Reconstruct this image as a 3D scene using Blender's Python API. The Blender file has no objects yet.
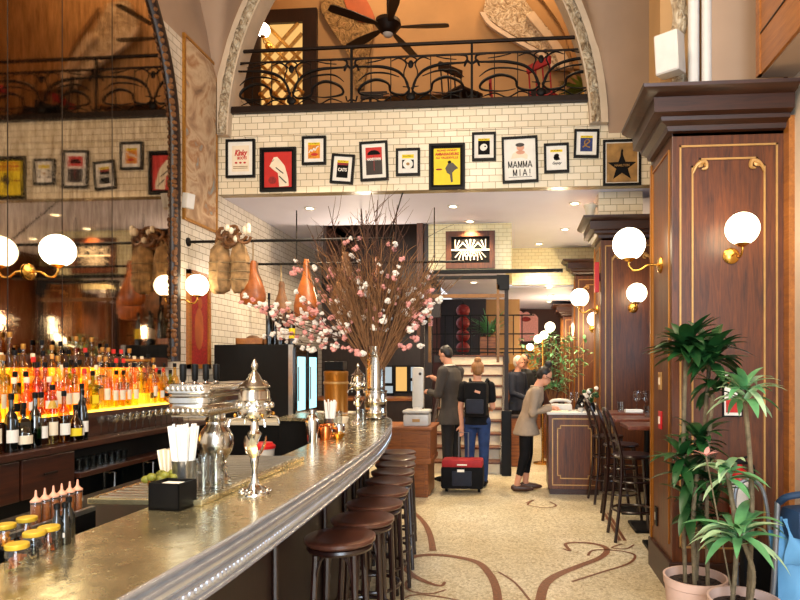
import bpy, bmesh, math, random
from math import sin, cos, pi, radians as R, sqrt, atan, hypot
from mathutils import Vector, Matrix, Euler

S = bpy.context.scene
COL = S.collection
# ------------------------------------------------------------------ camera
CAM_H = 1.55
YAW = atan(48 / 600)
cam_d = bpy.data.cameras.new('camera')
cam = bpy.data.objects.new('camera', cam_d)
COL.objects.link(cam)
cam.location = (0, 0, CAM_H)
cam.rotation_euler = (R(90), 0, YAW)
cam_d.sensor_width = 36
cam_d.lens = 27
cam_d.shift_x = -67 / 800
cam_d.shift_y = 66 / 800
cam_d.clip_start = 0.05
S.camera = cam
# ------------------------------------------------------------------ world (daylight through the unseen street front, left open for light)
w = bpy.data.worlds.new('daylight')
S.world = w
w.use_nodes = True
w.node_tree.nodes['Background'].inputs[0].default_value = (0.92, 0.95, 1.0, 1)
w.node_tree.nodes['Background'].inputs[1].default_value = 1.1
# ------------------------------------------------------------------ large lights
def light(name, kind, loc, energy, color, size=0.3, rot=(0, 0, 0), size_y=None, spot=None, blend=0.6):
    d = bpy.data.lights.new(name, kind)
    d.energy = energy
    d.color = color
    if kind == 'AREA':
        d.size = size
        if size_y:
            d.shape = 'RECTANGLE'
            d.size_y = size_y
    else:
        d.shadow_soft_size = size
    if kind == 'SPOT':
        d.spot_size = R(spot or 100)
        d.spot_blend = blend
    o = bpy.data.objects.new(name, d)
    COL.objects.link(o)
    o.location = loc
    o.rotation_euler = rot
    return o
# assumed street window daylight behind the viewer (cool), added hall fill areas high up (warm), no fixtures
light('window_daylight', 'AREA', (1.3, -2.2, 2.4), 300, (0.74, 0.87, 1.0), 2.8, (R(84), 0, R(4)), 3.2)
light('hall_fill', 'AREA', (-1.2, 1.4, 6.2), 125, (1.0, 0.80, 0.55), 1.8, (R(22), 0, 0), 1.8)
light('hall_fill', 'AREA', (-1.0, -0.8, 5.0), 130, (1.0, 0.82, 0.58), 1.6, (R(48), 0, 0), 1.6)
light('mezzanine_fill', 'POINT', (-2.6, 9.2, 8.7), 85, (1.0, 0.70, 0.42), 0.2)  # added warm fill points upstairs, no visible fixture behind them
light('mezzanine_fill', 'POINT', (0.2, 9.2, 8.8), 100, (1.0, 0.68, 0.38), 0.2)
light('mezzanine_fill', 'POINT', (-1.2, 8.4, 8.2), 45, (1.0, 0.70, 0.42), 0.2)
light('window_daylight', 'AREA', (1.86, 5.6, 2.0), 26, (0.62, 0.82, 1.0), 1.0, (0, R(90), 0), 1.2)  # cool area light added for an assumed window in the right wall
# added fill points brightening the area under the mezzanine, hidden behind pillars and flowers
light('dining_fill', 'POINT', (1.45, 9.4, 2.3), 60, (1.0, 0.74, 0.46), 0.12)
light('dining_fill', 'POINT', (0.9, 12.6, 2.3), 60, (1.0, 0.74, 0.46), 0.12)
light('dining_fill', 'POINT', (-2.3, 9.0, 2.9), 45, (1.0, 0.80, 0.58), 0.12)
light('back_bar_fill', 'AREA', (-2.2, 6.4, 3.5), 28, (1.0, 0.82, 0.6), 0.6, (R(20), 0, 0), 0.6)  # added fill area brightening the back bar, not a real lamp
# ------------------------------------------------------------------ exposure
S.view_settings.view_transform = 'Standard'
S.view_settings.look = 'None'
S.view_settings.gamma = 1
S.view_settings.exposure = 0.36
S.view_settings.use_curve_mapping = False
S.cycles.transparent_max_bounces = 32

# ------------------------------------------------------------------ pixel -> place (photo measured at 800x600)
_s, _c = sin(YAW), cos(YAW)
def ray(px, py):
    u = (px - 467) / 600
    return Vector((-_s + u * _c, _c + u * _s, (366 - py) / 600))
def atY(px, py, Y):
    d = ray(px, py)
    return Vector((0, 0, CAM_H)) + d * (Y / d.y)
def atX(px, py, X):
    d = ray(px, py)
    return Vector((0, 0, CAM_H)) + d * (X / d.x)
def atZ(px, py, Z):
    d = ray(px, py)
    return Vector((0, 0, CAM_H)) + d * ((Z - CAM_H) / d.z)

# ------------------------------------------------------------------ materials
def lin(h):
    h = h.lstrip('#')
    o = []
    for i in (0, 2, 4):
        v = int(h[i:i + 2], 16) / 255
        o.append(v / 12.92 if v <= 0.04045 else ((v + 0.055) / 1.055) ** 2.4)
    return (o[0], o[1], o[2], 1)
MATS = {}
def newmat(name):
    m = bpy.data.materials.new(name)
    m.use_nodes = True
    nt = m.node_tree
    b = nt.nodes['Principled BSDF']
    return m, nt, b
def link(nt, a, b):
    nt.links.new(a, b)
def coords(nt, scale=(1, 1, 1), kind='Object'):
    tc = nt.nodes.new('ShaderNodeTexCoord')
    mp = nt.nodes.new('ShaderNodeMapping')
    mp.inputs['Scale'].default_value = scale
    link(nt, tc.outputs[kind], mp.inputs['Vector'])
    return mp.outputs['Vector']
def noise(nt, vec, scale, detail=3, rough=0.5, dist=0.0):
    n = nt.nodes.new('ShaderNodeTexNoise')
    n.inputs['Scale'].default_value = scale
    n.inputs['Detail'].default_value = detail
    n.inputs['Roughness'].default_value = rough
    n.inputs['Distortion'].default_value = dist
    link(nt, vec, n.inputs['Vector'])
    return n.outputs['Fac']
def ramp(nt, fac, stops):
    r = nt.nodes.new('ShaderNodeValToRGB')
    e = r.color_ramp.elements
    while len(e) < len(stops):
        e.new(0.5)
    for i, (p, c) in enumerate(stops):
        e[i].position = p
        e[i].color = lin(c) if isinstance(c, str) else c
    link(nt, fac, r.inputs['Fac'])
    return r.outputs['Color']
def bump(nt, b, height, strength=0.3, dist=0.01):
    n = nt.nodes.new('ShaderNodeBump')
    n.inputs['Strength'].default_value = strength
    n.inputs['Distance'].default_value = dist
    link(nt, height, n.inputs['Height'])
    link(nt, n.outputs['Normal'], b.inputs['Normal'])
def shade(c, k):
    return (min(1, c[0] * k), min(1, c[1] * k), min(1, c[2] * k), 1)
def plain(name, col, rough=0.5, metal=0.0, var=0.15, scale=14, bmp=0.0, coat=0.0, spec=0.5, stretch=(1, 1, 1)):
    m, nt, b = newmat(name)
    c = lin(col) if isinstance(col, str) else col
    v = coords(nt, stretch)
    f = noise(nt, v, scale, 3)
    link(nt, ramp(nt, f, [(0.3, shade(c, 1 - var)), (0.7, shade(c, 1 + var))]), b.inputs['Base Color'])
    b.inputs['Roughness'].default_value = rough
    b.inputs['Metallic'].default_value = metal
    b.inputs['Specular IOR Level'].default_value = spec
    if coat:
        b.inputs['Coat Weight'].default_value = coat
        b.inputs['Coat Roughness'].default_value = 0.15
    if bmp:
        bump(nt, b, f, bmp, 0.01)
    return m
def wood(name, dark, light_, rough=0.35, axis='z', scale=6, coat=0.25):
    m, nt, b = newmat(name)
    st = {'z': (9, 9, 0.7), 'x': (0.7, 9, 9), 'y': (9, 0.7, 9)}[axis]
    v = coords(nt, st)
    f = noise(nt, v, scale * 0.5, 5, 0.6, 1.2)
    f2 = noise(nt, v, scale * 3, 3, 0.5)
    mx = nt.nodes.new('ShaderNodeMath')
    mx.operation = 'MULTIPLY_ADD'
    mx.inputs[1].default_value = 0.3
    link(nt, f2, mx.inputs[0])
    sc = nt.nodes.new('ShaderNodeMath')
    sc.operation = 'MULTIPLY'
    sc.inputs[1].default_value = 0.75
    link(nt, f, sc.inputs[0])
    link(nt, sc.outputs[0], mx.inputs[2])
    link(nt, ramp(nt, mx.outputs[0], [(0.32, dark), (0.72, light_)]), b.inputs['Base Color'])
    b.inputs['Roughness'].default_value = rough
    b.inputs['Coat Weight'].default_value = coat
    b.inputs['Coat Roughness'].default_value = 0.2
    bump(nt, b, f2, 0.08, 0.004)
    return m
def tile(name, plane, c1='#eadcc2', c2='#dccbab', mortar='#94825f', bw=0.155, rh=0.08):
    m, nt, b = newmat(name)
    tc = nt.nodes.new('ShaderNodeTexCoord')
    sp = nt.nodes.new('ShaderNodeSeparateXYZ')
    cb = nt.nodes.new('ShaderNodeCombineXYZ')
    link(nt, tc.outputs['Object'], sp.inputs[0])
    a = {'xz': ('X', 'Z'), 'yz': ('Y', 'Z')}[plane]
    link(nt, sp.outputs[a[0]], cb.inputs[0])
    link(nt, sp.outputs[a[1]], cb.inputs[1])
    t = nt.nodes.new('ShaderNodeTexBrick')
    t.inputs['Scale'].default_value = 1
    t.inputs['Brick Width'].default_value = bw
    t.inputs['Row Height'].default_value = rh
    t.inputs['Mortar Size'].default_value = 0.0035
    t.inputs['Mortar Smooth'].default_value = 0.15
    t.inputs['Bias'].default_value = -0.2
    t.inputs['Color1'].default_value = lin(c1)
    t.inputs['Color2'].default_value = lin(c2)
    t.inputs['Mortar'].default_value = lin(mortar)
    link(nt, cb.outputs[0], t.inputs['Vector'])
    link(nt, t.outputs['Color'], b.inputs['Base Color'])
    b.inputs['Roughness'].default_value = 0.25
    inv = nt.nodes.new('ShaderNodeMath')
    inv.operation = 'SUBTRACT'
    inv.inputs[0].default_value = 1
    link(nt, t.outputs['Fac'], inv.inputs[1])
    bump(nt, b, inv.outputs[0], 0.4, 0.004)
    return m
def emit(name, col, strength):
    m, nt, b = newmat(name)
    e = nt.nodes.new('ShaderNodeEmission')
    c = lin(col) if isinstance(col, str) else col
    f = noise(nt, coords(nt), 8, 2)
    link(nt, ramp(nt, f, [(0.2, shade(c, 0.94)), (0.8, c)]), e.inputs['Color'])
    e.inputs['Strength'].default_value = strength
    link(nt, e.outputs[0], nt.nodes['Material Output'].inputs['Surface'])
    return m
def glass(name, tint, gloss=0.12, rough=0.03):
    """thin clear glass: tinted see-through with a sheen"""
    m, nt, b = newmat(name)
    t = nt.nodes.new('ShaderNodeBsdfTransparent')
    g = nt.nodes.new('ShaderNodeBsdfGlossy')
    mx = nt.nodes.new('ShaderNodeMixShader')
    lw = nt.nodes.new('ShaderNodeLayerWeight')
    lw.inputs['Blend'].default_value = 0.35
    ma = nt.nodes.new('ShaderNodeMath')
    ma.operation = 'MULTIPLY_ADD'
    ma.inputs[1].default_value = 0.28
    ma.inputs[2].default_value = gloss
    link(nt, lw.outputs['Facing'], ma.inputs[0])
    c = lin(tint) if isinstance(tint, str) else tint
    f = noise(nt, coords(nt), 20, 2)
    link(nt, ramp(nt, f, [(0.3, shade(c, 0.9)), (0.7, c)]), t.inputs['Color'])
    g.inputs['Roughness'].default_value = rough
    link(nt, ma.outputs[0], mx.inputs[0])
    link(nt, t.outputs[0], mx.inputs[1])
    link(nt, g.outputs[0], mx.inputs[2])
    link(nt, mx.outputs[0], nt.nodes['Material Output'].inputs['Surface'])
    return m

mt = {}
mt['tile_back'] = tile('subway_tile_back', 'xz')
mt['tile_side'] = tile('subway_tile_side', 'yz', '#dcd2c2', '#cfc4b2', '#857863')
mt['tile_cream'] = tile('cream_tile', 'xz', '#f2e6b8', '#ecdca8', '#cdbb86', 0.12, 0.06)
mt['tile_cream_side'] = tile('cream_tile_side', 'yz', '#f2e6b8', '#ecdca8', '#cdbb86', 0.12, 0.06)
mt['plaster'] = plain('plaster', '#a68b74', 0.8, var=0.10, scale=1.6, bmp=0.05)
mt['plaster_rib'] = plain('plaster_rib', '#c9b49a', 0.75, var=0.1, scale=5, bmp=0.1)
mt['plaster_tan'] = plain('plaster_tan', '#a88254', 0.8, var=0.08, scale=2)
mt['soffit'] = plain('soffit_paint', '#d3d3e6', 0.6, var=0.03, scale=2)
mt['walnut'] = wood('walnut', '#2e1304', '#70380f', 0.42, coat=0.06)
mt['walnut_x'] = wood('walnut_beam', '#1e0c05', '#43200e', 0.42, 'x', coat=0.05)
mt['oak'] = wood('honey_oak', '#7a4415', '#b06d2a', 0.4, 'y')
mt['dark_wood'] = wood('dark_wood', '#120805', '#2b140a', 0.45, 'z', coat=0.05)
mt['dark_wood_y'] = wood('dark_wood_counter', '#1f0c05', '#4c220d', 0.4, 'y', coat=0.1)
mt['red_wood'] = wood('kiosk_wood', '#5a2a0c', '#a35f26', 0.45, 'x', coat=0.05)
mt['bent_wood'] = wood('bentwood', '#150807', '#2c120c', 0.28, 'z', coat=0.4)
mt['seat_wood'] = wood('stool_seat', '#34180e', '#62382a', 0.3, 'y', coat=0.5)
mt['table_wood'] = wood('table_wood', '#4c2010', '#7c3c20', 0.3, 'y', coat=0.4)
mt['gold_trim'] = plain('gold_inlay', '#b98d52', 0.4, 0.35, 0.12)
mt['gold_edge'] = plain('gold_edge', '#a8691c', 0.35, 0.5, 0.12, stretch=(4, 4, 0.4))
mt['brass'] = plain('brass', '#d09a45', 0.25, 0.95, 0.1)
mt['gold_frame'] = plain('gold_frame', '#b07c33', 0.4, 0.6, 0.2, 30)
mt['black'] = plain('black_paint', '#0a0909', 0.5, var=0.2, spec=0.2)
mt['black_frame'] = plain('black_frame', '#0c0a09', 0.5, var=0.2, spec=0.2)
mt['iron'] = plain('wrought_iron', '#0e0906', 0.55, 0.0, 0.2, spec=0.2)
mt['bronze'] = plain('bronze_rail', '#20130c', 0.45, 0.2, 0.2, spec=0.3)
mt['steel'] = plain('brushed_steel', '#b8b6b2', 0.28, 0.95, 0.08, 30)
mt['chrome'] = plain('chrome', '#d6d4d0', 0.12, 1.0, 0.04)
mt['white_paint'] = plain('white_paint', '#cfcbc6', 0.4, var=0.04)
mt['white_plastic'] = plain('white_plastic', '#c9c3b9', 0.35, var=0.04)
mt['paper'] = plain('white_paper', '#ede7dc', 0.7, var=0.05)
mt['cream_paper'] = plain('cream_paper', '#ecdcc0', 0.7, var=0.05)
mt['yellow_ink'] = plain('yellow_ink', '#f0d21c', 0.6, var=0.05)
mt['red_ink'] = plain('red_ink', '#c3231a', 0.6, var=0.08)
mt['dark_red_ink'] = plain('dark_red_ink', '#8c1d18', 0.6, var=0.3, scale=40)
mt['black_ink'] = plain('black_ink', '#0f0c0b', 0.7, var=0.2, spec=0.15)
mt['orange_ink'] = plain('orange_ink', '#dd8a1c', 0.6, var=0.3, scale=30)
mt['blue_ink'] = plain('blue_ink', '#1d2c66', 0.6, var=0.4, scale=30)
mt['gold_ink'] = plain('gold_ink', '#9a7238', 0.6, var=0.35, scale=9)
mt['skin_ink'] = plain('skin_ink', '#d99d80', 0.6, var=0.1)
mt['globe'] = emit('globe_glass', (1.0, 0.84, 0.55, 1), 9.0)
mt['bulb'] = emit('downlight_lens', (1.0, 0.82, 0.5, 1), 14.0)
mt['amber_glow'] = emit('backlit_amber_panel', (1.0, 0.52, 0.06, 1), 3.8)
mt['cyan_glow'] = emit('cooler_light', (0.42, 0.88, 0.95, 1), 1.5)
mt['lit_window'] = emit('lit_pane', (0.75, 0.85, 0.9, 1), 0.5)
mt['warm_window'] = emit('warm_lit_panel', (1.0, 0.55, 0.16, 1), 0.8)
mt['clear'] = glass('clear_glass', '#f6f8f8', 0.06)
mt['dark_glass'] = plain('dark_glass', '#0a0c0c', 0.08, var=0.1, spec=0.8)
mt['ham'] = plain('cured_ham', '#9c521a', 0.45, var=0.45, scale=9, bmp=0.2, coat=0.2)
mt['ham_dark'] = plain('cured_ham_rind', '#6d4522', 0.55, var=0.4, scale=12, bmp=0.3)
mt['burlap'] = plain('burlap', '#8f6f48', 0.85, var=0.6, scale=11, bmp=0.4)
mt['leather_black'] = plain('black_fabric', '#0c0b0e', 0.8, var=0.3, spec=0.2)
mt['red_fabric'] = plain('red_fabric', '#a01218', 0.65, var=0.2)
mt['soil'] = plain('soil', '#2a1c14', 0.9, var=0.5, scale=60, bmp=0.5)
mt['terracotta'] = plain('pale_terracotta', '#d2b1a2', 0.7, var=0.08, scale=6)
mt['leaf_dark'] = plain('leaf_dark', '#1f4a22', 0.4, var=0.35, scale=9)
mt['leaf_light'] = plain('leaf_light', '#5f9a63', 0.4, var=0.4, scale=9)
mt['leaf_pale'] = plain('leaf_pale', '#a9c79a', 0.45, var=0.2, scale=9)
mt['stem'] = plain('cane_stem', '#6e6048', 0.8, var=0.35, scale=30, bmp=0.3)
mt['twig'] = plain('twig', '#4a2c1c', 0.8, var=0.3)
mt['dry_grass'] = plain('dried_stalks', '#7d5634', 0.85, var=0.35)
mt['pink'] = plain('pink_petals', '#df9a92', 0.7, var=0.18, scale=40)
mt['white_petals'] = plain('white_petals', '#efe6da', 0.7, var=0.1, scale=40)
mt['skin'] = plain('skin', '#c98d6f', 0.55, var=0.06)
mt['hair_dark'] = plain('dark_hair', '#160d0a', 0.5, var=0.3, stretch=(6, 6, 1))
mt['hair_blond'] = plain('blond_hair', '#8d5f33', 0.55, var=0.35, stretch=(8, 8, 1))
mt['suit'] = plain('charcoal_suit', '#39322d', 0.8, var=0.1)
mt['trouser'] = plain('dark_trousers', '#1a1614', 0.8, var=0.15)
mt['jeans'] = plain('blue_jeans', '#1c3663', 0.8, var=0.25)
mt['blazer'] = plain('taupe_blazer', '#94806c', 0.8, var=0.08)
mt['navy'] = plain('navy_cloth', '#151a2a', 0.8, var=0.15)
mt['shoe'] = plain('brown_shoe', '#3c2015', 0.45, var=0.15)
mt['red_plastic'] = plain('red_plastic', '#c8171b', 0.35, var=0.05)
mt['blue_fabric'] = plain('stroller_fabric', '#5b93bd', 0.7, var=0.15, scale=5)
mt['navy_pad'] = plain('stroller_dark_fabric', '#12304f', 0.7, var=0.15)
mt['grey_metal'] = plain('grey_tube', '#8d9299', 0.35, 0.7, 0.08)
mt['ochre'] = plain('ochre_lid', '#cda82f', 0.4, 0.2, 0.15)
mt['red_brown_wall'] = plain('red_brown_wall', '#43190f', 0.6, var=0.15, scale=3)
mt['copper'] = plain('copper', '#c9743e', 0.22, 0.95, 0.1)
mt['pewter'] = plain('pewter', '#c4bfb6', 0.2, 1.0, 0.12, 10)
mt['clay'] = plain('orange_clay', '#9c4a1c', 0.7, var=0.2, scale=5)
mt['edge_silver'] = plain('bar_edge_silver', '#c9ccd2', 0.27, 0.75, 0.08, 10)
mt['dull_brass'] = plain('dull_brass', '#6b4826', 0.45, 0.5, 0.2)
mt['beige_wall'] = plain('beige_wall', '#cdbba8', 0.7, var=0.04, scale=2)
mt['rope'] = plain('rope', '#8a7350', 0.9, var=0.2)
mt['lime'] = plain('lime_peel', '#7d7a24', 0.5, var=0.3)
mt['beige_metal'] = plain('beige_enamel', '#d8cdb8', 0.4, var=0.05)
mt['inlay'] = plain('mosaic_inlay', '#7a4a30', 0.4, var=0.35, scale=60)
mt['green_glass'] = glass('green_glass', '#1d5a33', 0.15)
mt['nearly_black_glass'] = plain('dark_bottle', '#0b0d0a', 0.1, var=0.2, spec=0.8)

def mat_counter():
    m, nt, b = newmat('pewter_countertop')
    v = coords(nt)
    f = noise(nt, v, 5, 4, 0.6)
    f2 = noise(nt, v, 26, 4, 0.6)
    link(nt, ramp(nt, f, [(0.3, '#b5a67e'), (0.7, '#d6c89c')]), b.inputs['Base Color'])
    b.inputs['Metallic'].default_value = 0.85
    link(nt, ramp(nt, f2, [(0.3, (0.16, 0.16, 0.16, 1)), (0.75, (0.32, 0.32, 0.32, 1))]), b.inputs['Roughness'])
    bump(nt, b, f2, 0.008, 0.004)
    return m
mt['counter'] = mat_counter()
def mat_floor():
    m, nt, b = newmat('mosaic_floor')
    v = coords(nt)
    vo = nt.nodes.new('ShaderNodeTexVoronoi')
    vo.inputs['Scale'].default_value = 55
    link(nt, v, vo.inputs['Vector'])
    ve = nt.nodes.new('ShaderNodeTexVoronoi')
    ve.feature = 'DISTANCE_TO_EDGE'
    ve.inputs['Scale'].default_value = 55
    link(nt, v, ve.inputs['Vector'])
    sp = nt.nodes.new('ShaderNodeSeparateColor')
    link(nt, vo.outputs['Color'], sp.inputs[0])
    chips = ramp(nt, sp.outputs[0], [(0.0, '#c9bfa4'), (0.35, '#e4dcc6'), (0.8, '#f1ebdb'), (1.0, '#b5a585')])
    big = ramp(nt, noise(nt, v, 1.1, 4, 0.6), [(0.35, '#dccba6'), (0.7, '#faf5e8')])
    mx = nt.nodes.new('ShaderNodeMix')
    mx.data_type = 'RGBA'
    mx.blend_type = 'MULTIPLY'
    mx.inputs[0].default_value = 0.75
    link(nt, chips, mx.inputs[6])
    link(nt, big, mx.inputs[7])
    grout = ramp(nt, ve.outputs['Distance'], [(0.0, '#8f7d58'), (0.06, '#ffffff')])
    m2 = nt.nodes.new('ShaderNodeMix')
    m2.data_type = 'RGBA'
    m2.blend_type = 'MULTIPLY'
    m2.inputs[0].default_value = 0.6
    link(nt, mx.outputs[2], m2.inputs[6])
    link(nt, grout, m2.inputs[7])
    link(nt, m2.outputs[2], b.inputs['Base Color'])
    b.inputs['Roughness'].default_value = 0.32
    b.inputs['Coat Weight'].default_value = 0.2
    return m
mt['floor'] = mat_floor()
def mat_mirror():
    m, nt, b = newmat('antique_mirror')
    v = coords(nt)
    f = noise(nt, coords(nt, (6, 6, 1.2)), 3, 5, 0.65)
    f2 = noise(nt, v, 60, 3, 0.6)
    link(nt, ramp(nt, f, [(0.3, '#8b7a68'), (0.75, '#c2b3a0')]), b.inputs['Base Color'])
    b.inputs['Metallic'].default_value = 1
    link(nt, ramp(nt, f2, [(0.35, (0.02, 0.02, 0.02, 1)), (0.8, (0.09, 0.09, 0.09, 1))]), b.inputs['Roughness'])
    bump(nt, b, noise(nt, coords(nt, (14, 14, 3)), 3, 3), 0.02, 0.004)
    return m
mt['mirror'] = mat_mirror()
def mat_mural():
    m, nt, b = newmat('leafy_niche_mural')
    f = noise(nt, coords(nt, (1, 1, 0.7)), 7, 5, 0.65, 3.0)
    link(nt, ramp(nt, f, [(0.35, '#4d3418'), (0.5, '#8a6a3a'), (0.62, '#a88452'), (0.7, '#7a4a22')]), b.inputs['Base Color'])
    b.inputs['Roughness'].default_value = 0.8
    bump(nt, b, f, 0.8, 0.05)
    return m
mt['mural'] = mat_mural()
def mat_painting():
    m, nt, b = newmat('faded_mural_canvas')
    v = coords(nt)
    f = noise(nt, v, 2.6, 4, 0.55, 1.0)
    link(nt, ramp(nt, f, [(0.30, '#7d604a'), (0.42, '#b08d6c'), (0.52, '#cbb08f'), (0.6, '#a7784f'), (0.68, '#8fa0a0')]), b.inputs['Base Color'])
    b.inputs['Roughness'].default_value = 0.7
    return m
mt['painting'] = mat_painting()
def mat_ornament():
    m, nt, b = newmat('carved_plaster_shaded')
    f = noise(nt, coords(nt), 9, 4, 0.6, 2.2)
    link(nt, ramp(nt, f, [(0.34, '#80694c'), (0.48, '#b8a283'), (0.62, '#dccdb2')]), b.inputs['Base Color'])  # darker noise hollows paint crevice shade into the relief colour
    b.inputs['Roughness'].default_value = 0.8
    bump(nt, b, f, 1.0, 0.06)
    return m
mt['ornament'] = mat_ornament()
BOT = {
    'amber': glass('amber_bottle', (1.0, 0.76, 0.28, 1), 0.05),
    'golden': glass('golden_bottle', (1.0, 0.86, 0.42, 1), 0.05),
    'clear': glass('clear_bottle', (1.0, 0.94, 0.78, 1), 0.07),
    'brown': glass('brown_bottle', (0.78, 0.42, 0.10, 1), 0.06),
    'green': glass('olive_bottle', (0.55, 0.58, 0.12, 1), 0.06),
}
# ------------------------------------------------------------------ mesh builder
class MB:
    def __init__(self):
        self.bm = bmesh.new()
    def box(self, c, s, rot=None, bev=0.0):
        if not rot and not bev:
            x, y, z = c
            a, b, d = s[0] / 2, s[1] / 2, s[2] / 2
            v = [self.bm.verts.new((x + i * a, y + j * b, z + k * d)) for i in (-1, 1) for j in (-1, 1) for k in (-1, 1)]
            for f in ((0, 1, 3, 2), (4, 6, 7, 5), (0, 4, 5, 1), (2, 3, 7, 6), (0, 2, 6, 4), (1, 5, 7, 3)):
                self.bm.faces.new([v[i] for i in f])
            return self
        r = bmesh.ops.create_cube(self.bm, size=1)
        vs = r['verts']
        bmesh.ops.scale(self.bm, vec=s, verts=vs)
        if bev:
            es = list({e for v in vs for e in v.link_edges})
            q = bmesh.ops.bevel(self.bm, geom=es, offset=bev, segments=2, affect='EDGES', profile=0.6)
            vs = list({v for f in q['faces'] for v in f.verts} | {v for v in vs if v.is_valid})
        if rot:
            bmesh.ops.rotate(self.bm, cent=(0, 0, 0), matrix=Euler(rot).to_matrix(), verts=vs)
        bmesh.ops.translate(self.bm, vec=c, verts=vs)
        return self
    def bx(self, x0, x1, y0, y1, z0, z1, bev=0.0):
        return self.box(((x0 + x1) / 2, (y0 + y1) / 2, (z0 + z1) / 2), (abs(x1 - x0), abs(y1 - y0), abs(z1 - z0)), None, bev)
    def lathe(self, prof, c=(0, 0, 0), seg=20, rot=None, sx=1, sy=1, cap=True):
        rings = []
        M = Euler(rot).to_matrix() if rot else Matrix.Identity(3)
        C = Vector(c)
        for r, z in prof:
            if r < 1e-5:
                rings.append([self.bm.verts.new(C + M @ Vector((0, 0, z)))])
            else:
                rings.append([self.bm.verts.new(C + M @ Vector((r * sx * cos(2 * pi * k / seg), r * sy * sin(2 * pi * k / seg), z))) for k in range(seg)])
        for a, b in zip(rings, rings[1:]):
            for k in range(seg):
                k2 = (k + 1) % seg
                if len(a) == 1 and len(b) == 1:
                    continue
                if len(a) == 1:
                    self.bm.faces.new((a[0], b[k2], b[k]))
                elif len(b) == 1:
                    self.bm.faces.new((a[k], a[k2], b[0]))
                else:
                    self.bm.faces.new((a[k], a[k2], b[k2], b[k]))
        for rr in (rings[0], rings[-1]):
            if cap and len(rr) > 2:
                try:
                    self.bm.faces.new(rr if rr is rings[-1] else rr[::-1])
                except ValueError:
                    pass
        return self
    def cyl(self, c, r, h, seg=18, rot=None):
        return self.lathe([(r, 0), (r, h)], c, seg, rot)
    def ball(self, c, r, seg=16):
        r = r if isinstance(r, (tuple, list)) else (r, r, r)
        n = max(6, seg // 2)
        bm = self.bm
        top, bot = bm.verts.new((c[0], c[1], c[2] + r[2])), bm.verts.new((c[0], c[1], c[2] - r[2]))
        prev = None
        for j in range(1, n):
            ph = pi * j / n
            ring = [bm.verts.new((c[0] + r[0] * sin(ph) * cos(2 * pi * i / seg), c[1] + r[1] * sin(ph) * sin(2 * pi * i / seg), c[2] + r[2] * cos(ph))) for i in range(seg)]
            for i in range(seg):
                i2 = (i + 1) % seg
                if prev is None:
                    bm.faces.new((top, ring[i], ring[i2]))
                else:
                    bm.faces.new((prev[i], ring[i], ring[i2], prev[i2]))
            prev = ring
        for i in range(seg):
            bm.faces.new((prev[i], bot, prev[(i + 1) % seg]))
        return self
    def tube(self, pts, rad, seg=8, closed=False):
        P = [Vector(p) for p in pts]
        n = len(P)
        rads = rad if isinstance(rad, (list, tuple)) else [rad] * n
        rings = []
        up = None
        for i in range(n):
            if closed:
                t = P[(i + 1) % n] - P[i - 1]
            else:
                t = P[min(i + 1, n - 1)] - P[max(i - 1, 0)]
            if t.length < 1e-9:
                t = Vector((0, 0, 1))
            t.normalize()
            if up is None:
                up = Vector((0, 0, 1)) if abs(t.z) < 0.9 else Vector((0, 1, 0))
            a = t.cross(up)
            if a.length < 1e-6:
                a = t.orthogonal()
            a.normalize()
            up = a.cross(t).normalized()
            rings.append([self.bm.verts.new(P[i] + (a * cos(2 * pi * k / seg) + up * sin(2 * pi * k / seg)) * rads[i]) for k in range(seg)])
        m = n if closed else n - 1
        for i in range(m):
            a, b = rings[i], rings[(i + 1) % n]
            for k in range(seg):
                k2 = (k + 1) % seg
                self.bm.faces.new((a[k], b[k], b[k2], a[k2]))
        if not closed:
            self.bm.faces.new(rings[0])
            self.bm.faces.new(rings[-1][::-1])
        return self
    def prism(self, poly, y0, y1, plane='xz'):
        """extrude a 2D outline; plane xz: along y, xy: along z, yz: along x"""
        def mk(a, b, d):
            return {'xz': (a, d, b), 'xy': (a, b, d), 'yz': (d, a, b)}[plane]
        A = [self.bm.verts.new(mk(a, b, y0)) for a, b in poly]
        B = [self.bm.verts.new(mk(a, b, y1)) for a, b in poly]
        n = len(poly)
        self.bm.faces.new(A)
        self.bm.faces.new(B[::-1])
        for i in range(n):
            j = (i + 1) % n
            self.bm.faces.new((A[i], B[i], B[j], A[j]))
        return self
    def strip(self, rows):
        """rows of points joined as a quad sheet"""
        V = [[self.bm.verts.new(p) for p in r] for r in rows]
        for a, b in zip(V, V[1:]):
            for i in range(len(a) - 1):
                self.bm.faces.new((a[i], a[i + 1], b[i + 1], b[i]))
        return self
    def build(self, name, mat, parent=None, smooth=True, angle=40):
        bmesh.ops.recalc_face_normals(self.bm, faces=self.bm.faces)
        me = bpy.data.meshes.new(name)
        self.bm.to_mesh(me)
        self.bm.free()
        if smooth:
            me.polygons.foreach_set('use_smooth', [True] * len(me.polygons))
            me.set_sharp_from_angle(angle=R(angle))
        return linkmesh(name, me, mat, parent)
def linkmesh(name, me, mat, parent=None):
    o = bpy.data.objects.new(name, me)
    COL.objects.link(o)
    if mat is not None:
        m = mt[mat] if isinstance(mat, str) else mat
        if len(me.materials):
            me.materials[0] = m
        else:
            me.materials.append(m)
    if parent is not None:
        o.parent = parent
    return o
def tag(o, label, cat, group=None):
    o['label'] = label
    o['category'] = cat
    if group:
        o['group'] = group
    return o
def thing(name, label, cat, loc=(0, 0, 0), rz=0.0, group=None, rot=None):
    o = bpy.data.objects.new(name, None)
    o.empty_display_size = 0.1
    COL.objects.link(o)
    o.location = loc
    o.rotation_euler = rot if rot else (0, 0, rz)
    return tag(o, label, cat, group)
def struct(o):
    o['kind'] = 'structure'
    return o
KIDS = {}
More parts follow.
